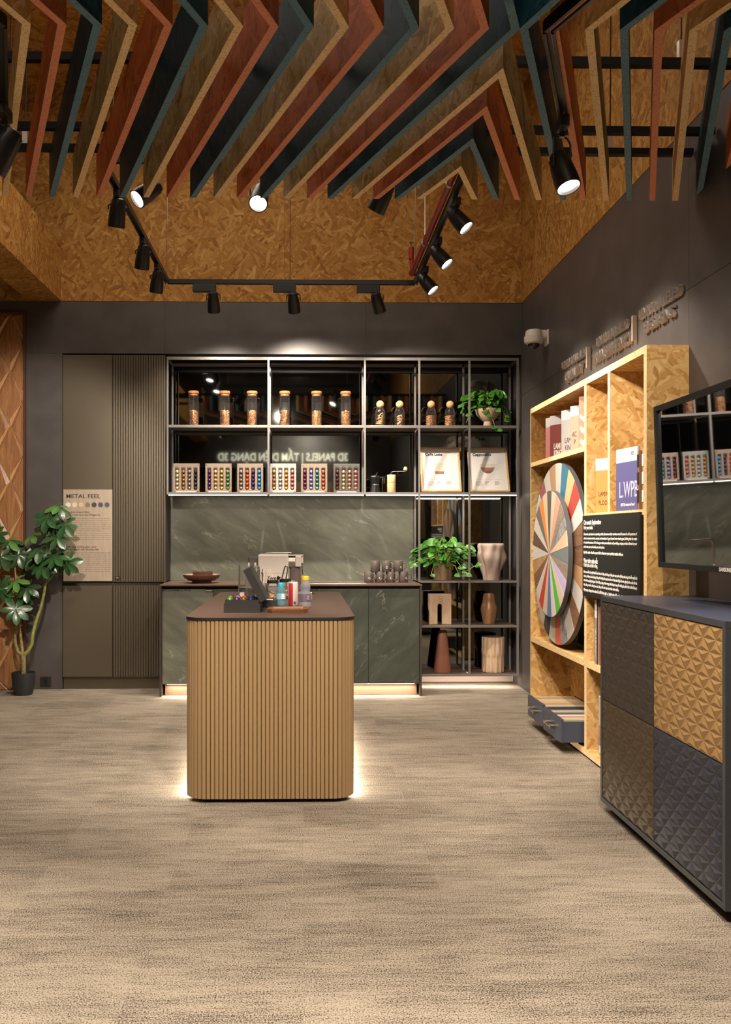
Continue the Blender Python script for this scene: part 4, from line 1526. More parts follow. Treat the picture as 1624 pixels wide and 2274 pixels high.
x, _ = PY(983.5, 1288, 7.62)
t = thing('trailing_plant', 'green trailing pothos in a bronze cylinder pot above the arch vase', 'potted plant', (x, 7.62, ZR1))
MB().lathe([(.074, 0), (.080, .003), (.081, .148), (.076, .148), (.074, .12)], 32, close=True).build('pot', mat('bronze_pot', (.36, .25, .14), .34, metal=.7, noise=.25, scale=25, stretch=(1, 1, .25)), t, smooth=40)
MB().lathe([(0, .125), (.0745, .124)], 20).build('soil', MATS['soil'], t)
pothos(t, (0, 0, .14), (.26, .11, .27), 165, 8, [[(.10, -.12, .17), (.14, -.158, .11), (.17, -.162, .08), (.25, -.165, .13), (.29, -.165, .15)], [(-.10, -.14, .20), (-.20, -.18, .18), (-.28, -.19, .14)], [(.09, -.09, .13), (.12, -.12, .05), (.10, -.12, .02), (.18, -.13, .055)],
                                                [(-.09, -.06, .12), (-.11, -.07, .05), (-.10, -.07, .03)]], 0)

# vases
x, _ = PY(1091.5, 1288, 7.64)
t = thing('wavy_vase', 'large wavy pinkish grey ceramic vase on the right shelf', 'vase', (x, 7.64, ZR1))
pr = [(.072, 0), (.074, .03), (.080, .07), (.092, .12), (.108, .17), (.112, .20), (.104, .235), (.100, .265), (.104, .29), (.100, .312), (.093, .316), (.088, .30), (.07, .2)]
MB().lathe(pr, 72, close=True, fn=lambda r, z, a: r * (1 + .13 * min(1, z / .1) * math.sin(4 * a + 14 * z + 1.1 * math.sin(2 * a)) + .05 * math.sin(7 * a - 18 * z) * min(1, z / .12) + .008 * math.sin(40 * a))).build('body', mat('pink_grey_clay', (.40, .30, .25), .65), t, smooth=60)
x, _ = PY(976.5, 1385, 7.62)
t = thing('arch_vase', 'pale block vase with a carved rainbow arch opening', 'vase', (x, 7.62, ZR2))
w, h, dp = .190, .262, .075


def archp(r, zc, z0=0, n=14):
    return [(r * math.cos(a), zc + r * math.sin(a)) for a in [math.pi * i / n for i in range(n + 1)]]


plate('block', [(-w / 2, 0), (-.019, 0), (-.019, .155)] + archp(.019, .155)[::-1][1:-1] + [(.019, .155), (.019, 0), (w / 2, 0), (w / 2, h), (-w / 2, h)], [], dp - .027, BEIGEW, t, ((0, .0135, 0), (1, 0, 0), (0, 0, 1), (0, -1, 0)))
for k in range(5):
    r0, r1 = (.030 + .0145 * k), (.030 + .0145 * (k + 1)) if k < 4 else None
    d0 = 0
    y = -(dp - .027) / 2 + .0135
    if k < 4:
        poly = [(-r1, 0)] + [(r1 * math.cos(a), .155 + r1 * math.sin(a)) for a in [math.pi - math.pi * i / 16 for i in range(17)]] + [(r1, 0), (r0 - .004, 0)] + archp(r0 - .004, .155, 0, 16) + [(-(r0 - .004), 0)]
        plate('arch_ring', poly, [], .0055 * (k + 1), BEIGEW, t, ((0, y - .00275 * (k + 1), 0), (1, 0, 0), (0, 0, 1), (0, -1, 0)))
rr = .088
plate('front_slab', [(-w / 2, 0), (-rr, 0), (-rr, .155)] + [(rr * math.cos(a), .155 + rr * math.sin(a)) for a in [math.pi - math.pi * i / 16 for i in range(17)]][1:-1] + [(rr, .155), (rr, 0), (w / 2, 0), (w / 2, h), (-w / 2, h)], [], .027, BEIGEW, t, ((0, -(dp - .027) / 2, 0), (1, 0, 0), (0, 0, 1), (0, -1, 0)))
x, _ = PY(1086, 1385, 7.64)
t = thing('sculpted_vase', 'bronze coloured sculpted vase with a waisted neck', 'vase', (x, 7.64, ZR2))
pr = [(.046, 0), (.048, .01), (.058, .07), (.066, .125), (.062, .155), (.052, .185), (.050, .205), (.048, .23), (.040, .262), (.036, .262), (.034, .24)]
MB().lathe(pr, 48, close=True, fn=lambda r, z, a: r * (1 + .07 * math.cos(4 * a + .6) - (.16 * max(0, 1 - abs(z - .185) / .035) * max(0, math.cos(a + math.pi / 2)) if z < .23 else 0))).build('body', mat('bronze_clay', (.38, .20, .10), .42, metal=.2), t, smooth=50)
x, _ = PY(983, 1492, 7.62)
t = thing('tapered_vase', 'tall tapered reddish brown vase with an open slot top', 'vase', (x, 7.62, ZR3))
m = MB()
n = 24


def ring(hw_, hd_, z):
    return [(hw_ * math.copysign(abs(math.cos(a)) ** .55, math.cos(a)), hd_ * math.copysign(abs(math.sin(a)) ** .8, math.sin(a)), z) for a in [2 * math.pi * (i + .5) / n for i in range(n)]]


L_ = [ring(.076, .062, 0), ring(.077, .062, .01), ring(.036, .03, .352), ring(.034, .028, .358), ring(.030, .024, .354), ring(.045, .04, .2)]
for a, b in zip(L_, L_[1:]):
    m.add(a + b, [(i, (i + 1) % n, n + (i + 1) % n, n + i) for i in range(n)])
m.add(L_[0], [tuple(range(n - 1, -1, -1))]).add(L_[-1], [tuple(range(n))])
m.build('body', mat('red_brown_clay', (.24, .085, .05), .45), t, smooth=50)
x, _ = PY(1095, 1494, 7.64)
t = thing('carved_vase', 'pale carved wooden cylinder vase with petal flutes', 'vase', (x, 7.64, ZR3))
pr = [(.094, 0), (.0965, .006)] + [(.0965, .006 + .13 * i / 6) for i in range(1, 7)] + [(.0965, .142 + .16 * i / 6) for i in range(0, 7)] + [(.088, .302), (.083, .296), (.08, .2)]
MB().lathe(pr, 96, close=True, fn=lambda r, z, a: r * (1 - .095 * abs(math.sin(6.5 * a)) ** 1.6 * (max(0, 1 - z / .15) if z < .137 else 0) + (.01 if z >= .137 else .0) - (.12 * (1 - abs(math.sin(6.5 * a + .2))) ** 1.4 * min(1, max(0, (z - .137) / .15)) if z >= .137 else -.0) - (.06 * (abs(math.sin(6.5 * a)) ** 1.2) * max(0, 1 - abs(z - .125) / .03)))).build('body', BEIGEW, t, smooth=40)

# ------------------------------------------------------------------ on the worktop
ZWT = .9015
x, _ = PY(448, 1290, 7.40)
t = thing('footed_bowl', 'wide brown footed bowl on the worktop', 'bowl', (x, 7.40, ZWT))
MB().lathe([(.080, 0), (.082, .003), (.080, .016), (.11, .022), (.146, .044), (.156, .066), (.156, .070), (.148, .068), (.13, .042), (.06, .028)], 40, close=True).build('body', mat('brown_ceramic', (.17, .085, .055), .4), t, smooth=40)
MB().lathe([(0, .034), (.1, .037), (.154, .0705)], 40, close=True).build('glaze', mat('bowl_glaze', (.50, .37, .27), .4), t, smooth=40)
t = thing('small_dish', 'small dark brown dish standing inside the footed bowl', 'dish', (x + .012, 7.38, ZWT + .046))
MB().lathe([(.074, 0), (.082, .004), (.085, .046), (.081, .048), (.078, .03)], 32, close=True).build('body', mat('dark_brown_ceramic', (.095, .042, .032), .35), t, smooth=40)
MB().lathe([(0, .028), (.078, .030)], 24).build('glaze', MATS['dark_brown_ceramic'], t)
# mugs
MUG = mat('grey_mug', (.125, .10, .09), .45)
mg = thing('mug', '', 'mug', (0, 0, 0), 0, 'dark grey printed mugs')
MB().lathe([(.037, 0), (.0395, .003), (.0405, .089), (.0395, .0905), (.0375, .089), (.035, .01), (0, .008)], 28, close=True).build('cup', MUG, mg, smooth=40)
MB().tube([(.038, 0, .073), (.056, 0, .070), (.068, 0, .055), (.067, 0, .036), (.053, 0, .023), (.038, 0, .022)], [.005] * 6, 8).build('handle', MUG, mg, smooth=50)
LG = mat('mug_print', (.62, .58, .53), .5)


def on_cup(a, z):
    return (.0407 * math.cos(a), .0407 * math.sin(a), z)


m = MB()
m.tube([on_cup(R(-48) + .20 * math.cos(b), .036 + .0082 * math.sin(b)) for b in [R(60 + 300 * i / 16) for i in range(17)]], .0022, 5)
m.tube([on_cup(R(-48) - .05 * i - .2, .036) for i in range(7)], .0006, 4)
m.build('printed_mark', LG, mg)
spots = [(819.5, 0, -38, 'dark grey mug, lower row, end nearest the sink'), (843.5, 0, -38, 'dark grey mug, lower row, second from the sink'), (867.5, 0, -38, 'dark grey mug, lower row, third from the sink'), (896, 0, -5, 'dark grey mug at the plant end of the lower row'),
         (833.5, 1, 50, 'dark grey mug on the upper row, end nearest the sink'), (859, 1, -42, 'dark grey mug in the middle of the upper row'), (884.5, 1, -8, 'dark grey mug on the upper row beside the pothos leaves')]
for i, (u, lv, rz, lab) in enumerate(spots):
    x, _ = PY(u, 1288, 7.45)
    loc = (x, 7.45 + (.018 if i % 2 else 0) * 0, ZWT + lv * .0915)
    if i == 0:
        mg.location, mg.rotation_euler, mg['label'] = loc, (0, 0, R(rz)), lab
    else:
        dup(mg, loc, R(rz), lab)
# =================================================================== RIGHT WALL
# ------------------------------------------------------------------ strand-board bookshelf
XB = 1.94
t = thing('bookshelf', 'large strand-board bookshelf along the dark right wall', 'bookshelf', (1.8, 5.3, 0))
TK = .036
DY = [(6.42 - .018, 6.42), (5.141, 5.182), (4.746, 4.781), (4.235, 4.272)]


def shelf_board(y0, z0, y1, z1, name, x0=SX, x1=XB):
    m = MB()
    vert = (z1 - z0) > (y1 - y0)
    m.box(x0, y0, z0, x1, y1, z1, [0, 0, 0, 0, 1, 0])
    return m.build(name, [OSB2, EDGE], t, world=True)


shelf_board(4.235, SZ - TK, 6.42, SZ, 'top_board')
shelf_board(4.235, .012, 6.42, .05, 'bottom_board')
for (a, b), zt0 in zip(DY, (SZ - TK, SZ - TK, SZ - TK, SZ - TK)):
    z0 = 1.425 if a == 4.746 else .05
    shelf_board(a, z0, b, zt0, 'side_panel' if a in (DY[0][0], DY[3][0]) else 'divider')
shelf_board(DY[1][1], 1.792, DY[0][0], 1.822, 'shelf_board')
shelf_board(DY[1][1], .530, DY[0][0], .565, 'shelf_board')
shelf_board(DY[3][1], 1.398, DY[1][0], 1.425, 'shelf_board')
shelf_board(DY[3][1], .530, DY[1][0], .565, 'shelf_board')
MB().box(XB, 4.24, .012, XB + .02, 6.415, SZ - .002).build('back_board', OSB2, t, world=True)
MB().box(SX + .04, 4.3, .001, XB, 6.4, .012).build('base_strip', BLACKM, t, world=True)  # black strip standing for the floor shadow under the bottom board

# text panel on the front of the shelf
z0, z1 = .945, 1.412
t = thing('text_panel', 'black text panel headed Chromatic Exploration beside the colour wheel', 'sign', (SX - .006, 4.7, z0))
MB().box(SX - .012, 4.292, z0, SX - .001, 5.176, z1).build('board', BLACK, t, world=True)
SW = mat('sign_white', (.74, .70, .66), .6)
xx = SX - .0124


def wl(v_left, body, size, width=None, bold=0):
    """line of lettering; v_left = photo row of the baseline at the left end"""
    y, z = PX(1303, v_left, xx)
    return text('lettering', body, size, SW, t, FX(xx, 5.155, z), .0003, width=width, bold=bold)


wl(1165, 'Chromatic Exploration', .036, .30, .0012)
wl(1175.5, 'Find your shade.', .030, .165, .0005)
pa = ['Chromatic exploration is a captivating artistic phenomenon that revolves around the use of a rich spectrum of', 'colors to convey emotions, concepts, and sensations. It goes beyond mere visual appeal, delving into the realm',
      'of emotional resonance. At An Cuong, we value personalization and providing a unique product tailored to your', 'perfect music, your perfect shade, your perfect pattern.']
for i, (b, w) in enumerate(zip(pa, (.83, .83, .83, .36))):
    wl(1188.5 + 9.3 * i, b, .0195, w, .0004)
wl(1229, 'Spin the color wheel on your left to discover your perfect match with us.', .021, .64, .0009)
wl(1249.5, 'Vòng tròn màu sắc', .036, .25, .0012)
wl(1258.5, 'Khám phá cá tính riêng.', .030, .245, .0005)
pv = ['Bánh xe màu sắc là một nghệ thuật đầy cuốn hút, nơi sử dụng sự đa dạng của bảng màu xoay quanh một bảng màu phong phú nhằm truyền tải', 'cảm xúc, ý tưởng và cảm nhận riêng. Không chỉ là vẻ đẹp bên ngoài, màu sắc còn đi sâu vào thế giới cảm xúc, giúp bạn tìm ra sắc thái của',
      'chính mình trong từng không gian. Tại An Cường, chúng tôi trân trọng cá tính riêng và mang đến những sản phẩm được thiết kế theo ý', 'bạn, đúng màu sắc, đúng hoa văn, đúng chất cảm bạn yêu thích và tìm kiếm.']
for i, (b, w) in enumerate(zip(pv, (.83, .83, .83, .58))):
    wl(1272.5 + 9.4 * i, b, .0195, w, .0004)
wl(1312.5, 'Hãy xoay vòng tròn màu sắc để khám phá cá tính hoàn hảo của riêng bạn.', .021, .70, .0009)

# ------------------------------------------------------------------ colour wheel
YW, ZWH = 5.782, 1.176
t = thing('colour_wheel', 'large double colour sample wheel standing in the strand-board bookshelf', 'colour wheel', (1.66, YW, ZWH))
WOODC = {'wood1': wood('wheel_oak', (.36, .19, .09), (.50, .29, .14), (20, 3, 3)), 'wood2': wood('wheel_walnut', (.13, .06, .035), (.27, .14, .08), (20, 3, 24)), 'wood3': wood('wheel_grey_oak', (.22, .17, .13), (.33, .27, .22), (20, 3, 24)),
         'stone': wood('wheel_stone', (.10, .11, .12), (.40, .40, .40), (3, 3, 3), .5, 6), 'blond': wood('wheel_blond', (.62, .42, .27), (.76, .56, .40), (20, 16, 3))}


def wm(c_):
    if isinstance(c_, str):
        return WOODC[c_]
    return mat('wheel_%d_%d_%d' % tuple(int(255 * k) for k in c_), c_, .42)


# colours run clockwise as seen from the room, starting at the top
small = [(.10, .085, .07), (.60, .52, .40), (.82, .35, .25), 'wood3', 'stone', 'blond', (.17, .20, .21), 'wood3', (.52, .43, .66), (.62, .50, .42), (.10, .42, .06), (.62, .56, .54), (.10, .17, .34), (.60, .44, .33), (.50, .055, .035), (.60, .55, .50),
         'wood2', 'wood1', (.60, .57, .53), (.14, .07, .05), (.64, .62, .58), (.20, .165, .15), (.80, .28, .07), (.68, .55, .36)]
big = [(.55, .52, .47), (.035, .17, .28), (.70, .48, .25), (.48, .07, .05), (.66, .62, .60), 'wood2', 'wood2', 'wood1', (.55, .53, .49), 'wood2', (.48, .42, .38), 'stone', (.68, .16, .10), (.56, .52, .46), (.06, .055, .05), (.50, .46, .42), (.62, .46, .43),
       'wood3', (.38, .35, .34), (.13, .17, .32), 'wood1', (.42, .60, .70), (.30, .06, .10), (.60, .56, .50), (.42, .25, .14)]


def wheel(r, x0, x1, cols, off, rim, plab):
    n = len(cols)
    d = MB().prism([(r * 1.004 * math.cos(a), r * 1.004 * math.sin(a)) for a in [2 * math.pi * i / 72 for i in range(72)]], 0, x1 - x0, ((x1, YW, ZWH), (0, -1, 0), (0, 0, 1), (-1, 0, 0))).build('disc', rim, t, world=True, label=plab, smooth=30)
    for i, c_ in enumerate(cols):
        a0, a1 = math.pi / 2 - 2 * math.pi * (i - .5) / n - off, math.pi / 2 - 2 * math.pi * (i + .5) / n - off
        poly = [(0.002 * math.cos((a0 + a1) / 2), .002 * math.sin((a0 + a1) / 2))] + [(r * math.cos(a), r * math.sin(a)) for a in [a0 + (a1 - a0) * (.015 + .97 * k / 4) for k in range(5)]]
        o = MB().prism(poly, 0, .002, ((x0, YW, ZWH), (0, -1, 0), (0, 0, 1), (-1, 0, 0))).build('sample_segment', wm(c_), None)
        o.parent = d
        o.location = -(WL[d.name] - WL[d.name]) if False else Vector((0, 0, 0))
        WL[o.name] = Vector((0, 0, 0))
    return d


RIMG = mat('wheel_rim', (.07, .07, .075), .45)
wheel(.592, 1.662, 1.690, big, .07, RIMG, 'large rear disc of long sample wedges')
wheel(.412, 1.612, 1.640, small, .0, RIMG, 'smaller front disc of sample wedges')
MB().tube([(1.641, YW, ZWH), (1.661, YW, ZWH)], .03, 16).tube([(1.691, YW, ZWH), (1.79, YW, ZWH)], .03, 16).build('axle', STEEL, t, world=True)
MB().box(1.78, YW - .25, .5655, 1.83, YW + .25, .60).box(1.785, YW - .05, .60, 1.825, YW + .05, ZWH + .05).build('stand', BLACKM, t, world=True)

# ------------------------------------------------------------------ catalogues
def book(xc, yc, z, w, h, th, yaw, lab, cover, top=None, name='catalogue', group='laminate catalogues', lines=(), cat='book', lean=0, topk=.22):
    """upright book whose wide front cover faces -Y before yaw; lines = (text, size, x, z, material, bold)"""
    t = thing(name, lab, cat, (xc, yc, z), R(yaw), group)
    MB().box(-w / 2, .003, 0.002, w / 2 - .004, th - .003, h - .002).build('pages', PAPER, t)
    m = MB()
    zt = h * (1 - topk) if top else h
    m.box(-w / 2, 0, 0, w / 2, .003, zt, 0)
    if top:
        m.box(-w / 2, 0, zt, w / 2, .003, h, 1)
    m.build('front_cover', [cover, top or cover], t)
    MB().box(-w / 2, th - .003, 0, w / 2, th, h).build('back_cover', cover, t)
    MB().box(-w / 2, 0, 0, -w / 2 + .002, th, zt, 0).build('spine', cover, t)
    for b, s, px_, pz, mm, bo in lines:
        text('lettering', b, s, mm, t, FY(px_, -.0004, pz), .0003, world=False, bold=bo, squeeze=.62)
    return t


cm = lambda n, c_: mat('cover_' + n, c_, .5)
bk = [((1212, 1222), 'pink', (.50, .19, .18), (), 'pink catalogue, farthest of the row on the upper shelf'),
      ((1222, 1247), 'maroon', (.20, .045, .035), (('LAMI', .052, -.062, .062, PAPER, .0022), ('KING', .052, -.060, .016, PAPER, .0022)), 'dark red catalogue lettered LAMI KING in white'),
      ((1247, 1267), 'grey', (.36, .34, .33), (('LAMI', .05, -.066, .075, INK, 0), ('KING', .05, -.064, .028, INK, 0)), 'pale grey catalogue lettered LAMI KING in black'),
      ((1267, 1286), 'beige', (.44, .31, .23), (('AC', .048, -.082, .095, INK, 0), ('P', .048, -.066, .045, INK, 0)), 'beige catalogue lettered AC P'),
      ((1286, 1299), 'peach', (.55, .30, .21), (), 'peach photo catalogue beside the divider, nearest of the upper row')]
for (u0, u1), n_, c_, ln, lab in bk:
    yaw, w = -66, .20
    ca, sa = math.cos(R(yaw)), math.sin(R(yaw))
    lx = 1.69
    y, _ = PX(u0, 1000, lx)
    h = .29 + (.035 if n_ == 'peach' else 0)
    if n_ == 'peach':
        w, yaw = .16, -50
        ca, sa = math.cos(R(yaw)), math.sin(R(yaw))
    book(lx + w / 2 * ca, y + w / 2 * sa, 1.8225, w, h, .024, yaw, lab, cm(n_, c_), None if n_ == 'peach' else mat('cover_white', (.54, .52, .52), .5), lines=ln)
# draped pink print on the peach cover
pc = [o for o in bpy.data.objects if o.get('label', '').startswith('peach photo')][0]
m = MB()
for k, (z_, c2) in enumerate([(.05, 0), (.09, 1), (.13, 0), (.165, 1), (.205, 0), (.235, 1)]):
    m.add([(-.079, -.0004 - k * 1e-5, z_), (-.03, -.0004 - k * 1e-5, z_ + .05), (.05, -.0004 - k * 1e-5, z_ - .02), (-.05, -.0004 - k * 1e-5, z_ - .035)], [(0, 1, 2, 3)], c2)
m.build('cover_print', [cm('peach_light', (.80, .60, .52)), cm('peach_dark', (.55, .26, .18))], pc)

ORANGE, VIOL = cm('orange', (.60, .255, .075)), cm('violet', (.10, .095, .24))
def placed(u, lx, w, yaw):
    y, _ = PX(u, 1100, lx)
    return lx + w / 2 * math.cos(R(yaw)), y + w / 2 * math.sin(R(yaw))


xq, yq = placed(1323, 1.675, .20, -58)
book(xq, yq, 1.4255, .20, .31, .012, -58, 'orange catalogue lettered LAMINATE FLOORING standing between two dividers', ORANGE, PAPER, lines=(('LAMINATE', .038, -.078, .095, INK, 0), ('FLOORING', .038, -.078, .045, INK, 0), ('2023', .022, .01, .285, INK, 0)))
xq, yq = placed(1369, 1.664, .235, -84)
book(xq, yq, 1.4255, .235, .325, .016, -84, 'violet blue catalogue lettered LWPB on the upper right shelf', VIOL, PAPER, lines=(('L.WPB', .12, -.085, .07, cm('pale_violet', (.55, .52, .66)), 0), ('RESI TEL waterproof board', .022, -.065, .025, PAPER, .0006), ('2023', .026, .05, .285, INK, 0)))
TAN = cm('tan', (.40, .25, .15))
for k, (y_, c_, h, lab) in enumerate([(4.435, cm('brown_board', (.20, .11, .06)), .30, 'brown sample book, first behind the violet catalogue'), (4.395, TAN, .31, 'tan sample book standing second behind the violet catalogue'), (4.355, cm('dark_tan', (.27, .16, .10)), .315, 'dark tan sample book standing third behind the violet catalogue')]):
    tt = thing('sample_book', lab, 'book', (1.69 + .01 * k, y_, 1.4255), 0, 'sample books on the upper right shelf')
    MB().box(0, 0, 0, .19, .022, h).build('boards', c_, tt)
    m = MB()
    for j in range(3):
        m.box(-.004, .002, .04 + j * .09, 0, .020, .10 + j * .09)
    m.build('index_tab', BLACKM if k == 0 else PAPER, tt, kind='stuff')
tt = book(1.79, 4.31, 1.4255, .19, .325, .014, 0, 'white and violet catalogue, nearest on the upper right shelf', cm('pale', (.45, .40, .50)), PAPER)

# lower right cubby: standing books, paper stack, sample box
for x, y, w, h, th_, c_, lab, ln in [(1.70, 5.06, .03, .0, .0, None, '', ())][:0]:
    pass


def spine_book(x, y, z, w, h, th, c_, lab, group=None, top=None):
    t = thing('standing_book', lab, 'book', (x, y, z), 0, group)
    MB().box(.004, .003, .003, w, th - .003, h - .003).build('pages', PAPER, t)
    m = MB()
    m.box(0, 0, 0, .004, th, h if not top else h * .72, 0)
    if top:
        m.box(0, 0, h * .72, .004, th, h, 1)
    m.box(0, 0, 0, w, .003, h, 0).box(0, th - .003, 0, w, th, h, 0)
    m.build('cover', [c_, top or c_], t)
    return t


g = spine_book(1.665, 5.00, .5655, .19, .365, .045, cm('warm_grey', (.30, .26, .23)), 'grey book with white top standing in the lower right cubby', 'books in the lower right cubby', PAPER)
text('lettering', 'LAMINATE & MFC', .022, PAPER, g, ((-.0006, .014, .03), (0, 0, 1), (0, 1, 0), (-1, 0, 0)), .0003, world=False)
g = spine_book(1.668, 4.935, .5655, .19, .33, .035, cm('fire_orange', (.60, .11, .03)), 'orange red book standing in the lower right cubby', 'books in the lower right cubby')
g = spine_book(1.666, 4.88, .5655, .19, .295, .035, cm('charcoal', (.03, .028, .027)), 'black book standing beside the orange red one', 'books in the lower right cubby')
text('lettering', 'COLLECTION', .018, PAPER, g, ((-.0006, .011, .02), (0, 0, 1), (0, 1, 0), (-1, 0, 0)), .0003, world=False)
for k in range(3):
    t = thing('brochure', f'white brochure in the small stack in the lower right cubby, {["bottom", "middle", "top"][k]} one', 'brochure', (1.66, 4.74, .5655 + k * .0165), R(k * 2), 'stacked white brochures')
    MB().box(0, 0, .0015, .20, .11, .0145).build('pages', PAPER, t)
    MB().box(-.001, -.001, 0, .201, .111, .0015).box(-.001, -.001, .0145, .201, .111, .016).build('cover', mat('cover_white', (.54, .52, .52), .5), t)
t = thing('sample_box', 'grey printed carrying box with a black handle in the bottom right cubby', 'box', (1.69, 4.93, .0505))
MB().box(0, -.24, 0, .22, .12, .33).build('carton', mat('carton_grey', (.42, .36, .32), .5), t, bevel=.004)
m = MB()
m.box(-.0008, -.24, .10, .0, .12, .165, 0).box(-.0008, -.24, .05, 0, .12, .098, 1).box(-.0008, -.02, .01, 0, .10, .045, 2)
m.build('printed_band', [cm('wood_print', (.32, .20, .12)), cm('grey_print', (.20, .17, .15)), PAPER], t)
m = MB().tube([(-.001, -.10 + .05 * math.cos(a), .19 + .055 * math.sin(a)) for a in [2 * math.pi * i / 16 for i in range(17)]], .018, 8)
m.build('printed_ring', BLACK, t)
MB().tube([(.06, .02, .33), (.06, .01, .352), (.06, -.05, .362), (.06, -.12, .352), (.06, -.13, .33)], .012, 8).build('handle', BLACKM, t, smooth=50)
MB().box(.02, -.20, .33, .16, .08, .3315).build('lid', mat('carton_light', (.60, .50, .38), .6), t)
for (y, zz, s) in ((.085, .255, .02),):
    text('lettering', 'MFC', .03, PAPER, t, FX(-.0012, y, .275), .0003, world=False)

# drawers pulled out of the bottom left cubby
DRW = mat('navy_drawer', (.045, .055, .085), .42)
HND = mat('brushed_handle', (.55, .47, .38), .3, metal=1)


def drawer(y0, y1, x0, lab, cols, labs):
    z0, z1, dpt, th = .0505, .195, .33, .012
    t = thing('drawer_box', lab, 'drawer', (x0, (y0 + y1) / 2, z0))
    MB().box(x0, y0, z0 + .02, x0 + .016, y1, z1 + .015).build('front', DRW, t, world=True, bevel=.0015)
    MB().box(x0 + .016, y0 + .002, z0 + .022, x0 + dpt, y0 + .014, z1).box(x0 + .016, y1 - .014, z0 + .022, x0 + dpt, y1 - .002, z1).build('side', DRW, t, world=True, kind='stuff')
    MB().box(x0 + .016, y0 + .014, z0 + .022, x0 + dpt, y1 - .014, z0 + .032).build('bottom', DRW, t, world=True)
    MB().box(x0 + dpt - .012, y0 + .014, z0 + .032, x0 + dpt, y1 - .014, z1).build('back', DRW, t, world=True)
    MB().box(x0 + .17, y0 + .02, z0, x0 + dpt - .01, y1 - .02, z0 + .022).build('runner', BLACKM, t, world=True)
    yc, zc = (y0 + y1) / 2, (z0 + z1) / 2 + .02
    for s in (-1, 1):
        MB().tube([(x0, yc + s * .062, zc), (x0 - .032, yc + s * .062, zc)], [.013, .017], 14).build('handle_post', HND, t, world=True, smooth=50)
    MB().tube([(x0 - .022, yc - .062, zc), (x0 - .024, yc, zc - .004), (x0 - .022, yc + .062, zc)], .0095, 10).build('handle', HND, t, world=True, smooth=50)
    n = len(cols)
    w = (y1 - y0 - .034) / n
    for i, c_ in enumerate(cols):
        ya = y1 - .017 - (i + 1) * w
        s_ = thing('sample_board', labs[i], 'sample board', (x0 + .02, ya, z0 + .033), 0, 'hanging sample boards in the drawers')
        MB().box(.002, w * .12, 0, dpt - .038, w * .70, z1 - z0 - .034 + .008).build('board', mat('sample_%d_%d_%d' % tuple(int(255 * k) for k in c_), c_, .55), s_)
        MB().box(.0, w * .08, z1 - z0 - .040, .002, w * .74, z1 - z0 - .022).box(dpt - .038, w * .08, z1 - z0 - .04, dpt - .036, w * .74, z1 - z0 - .022).build('hook', BLACK, s_, kind='stuff')
    return t


tc1 = [(.50, .37, .22), (.44, .31, .18), (.58, .44, .28), (.62, .47, .30), (.52, .38, .22), (.42, .28, .15), (.60, .46, .30)]
drawer(5.66, 6.04, 1.535, 'navy sample drawer, the farther of the two under the colour wheel', tc1, [f'tan sample board in the farther navy drawer, {ORD[i]} from the back wall end' for i in range(7)])
tc2 = [(.07, .075, .10), (.62, .50, .32), (.28, .22, .20), (.06, .075, .11), (.70, .60, .44), (.50, .24, .17), (.58, .48, .33), (.34, .34, .22)]
drawer(5.215, 5.60, 1.522, 'navy sample drawer, the nearer of the two, beside the divider', tc2, [f'{c_} sample board in the nearer navy drawer, {ORD[i]} from its far end' for i, c_ in enumerate(['dark blue', 'tan', 'greyish brown', 'navy', 'cream', 'reddish', 'pale tan', 'olive'])])
t = thing('photo_folder', 'dark folder with a dried flower photo leaning behind the drawers', 'folder', (1.87, 5.45, .24))
o_ = ((1.895, 5.72, .21), (0, -1, 0), (.10, 0, 1), (-1, 0, .1))
MB().box(1.868, 5.23, .0505, 1.885, 5.75, .20).build('stand', DRW, t, world=True)
MB().prism([(0, 0), (.46, 0), (.46, .285), (0, .285)], 0, .012, ((1.875, 5.72, .205), (0, -1, 0), (.10, 0, 1), (-1, 0, .1))).build('cover', cm('folder_dark', (.055, .045, .05)), t, world=True)
m = MB()
rnd = random.Random(4)
for k in range(46):
    a, b, s = .05 + rnd.random() * .36, .05 + rnd.random() * .16, .010 + rnd.random() * .016
    m.prism([(a + s * math.cos(q), b + s * .8 * math.sin(q)) for q in [R(60 * i + 20 * k) for i in range(6)]], .012, .0126 + k * 1e-5, ((1.875, 5.72, .205), (0, -1, 0), (.10, 0, 1), (-1, 0, .1)), k % 3)
m.build('flower_print', [cm('dried1', (.30, .18, .13)), cm('dried2', (.42, .28, .20)), cm('dried3', (.18, .10, .09))], t, world=True, kind='stuff')

# ------------------------------------------------------------------ sideboard with relief doors
CX0, CY0, CY1, CZ0, CZ1 = 1.405, 2.93, 4.172, .045, 1.013
t = thing('sideboard', 'dark grey sideboard with four pyramid relief doors on the right', 'sideboard', (1.6, 3.55, 0))
fw = .021
MB().box(CX0, CY0, CZ1 - .024, XR - .006, CY1, CZ1, [0, 1, 0, 0, 0, 0]).build('top_panel', [SLATE, NAVY], t, world=True, bevel=.001)
MB().box(CX0, CY0, CZ0, XR - .006, CY1, CZ0 + fw).build('bottom_panel', SLATE, t, world=True, bevel=.001)
MB().box(CX0, CY0, CZ0 + fw, XR - .006, CY0 + fw, CZ1 - .024).build('side_panel', SLATE, t, world=True, bevel=.001)
MB().box(CX0, CY1 - fw, CZ0 + fw, XR - .006, CY1, CZ1 - .024).build('side_panel', SLATE, t, world=True, bevel=.001)
MB().box(CX0 + .03, CY0 + fw, CZ0 + fw, XR - .02, CY1 - fw, CZ1 - .024).build('carcass', BLACKM, t, world=True)
for y in (CY0 + .10, CY1 - .10):
    for x in (CX0 + .09, XR - .08):
        MB().lathe([(.018, 0), (.022, .004), (.022, CZ0)], 14, (x, y, 0)).build('foot', BLACK, t, world=True)
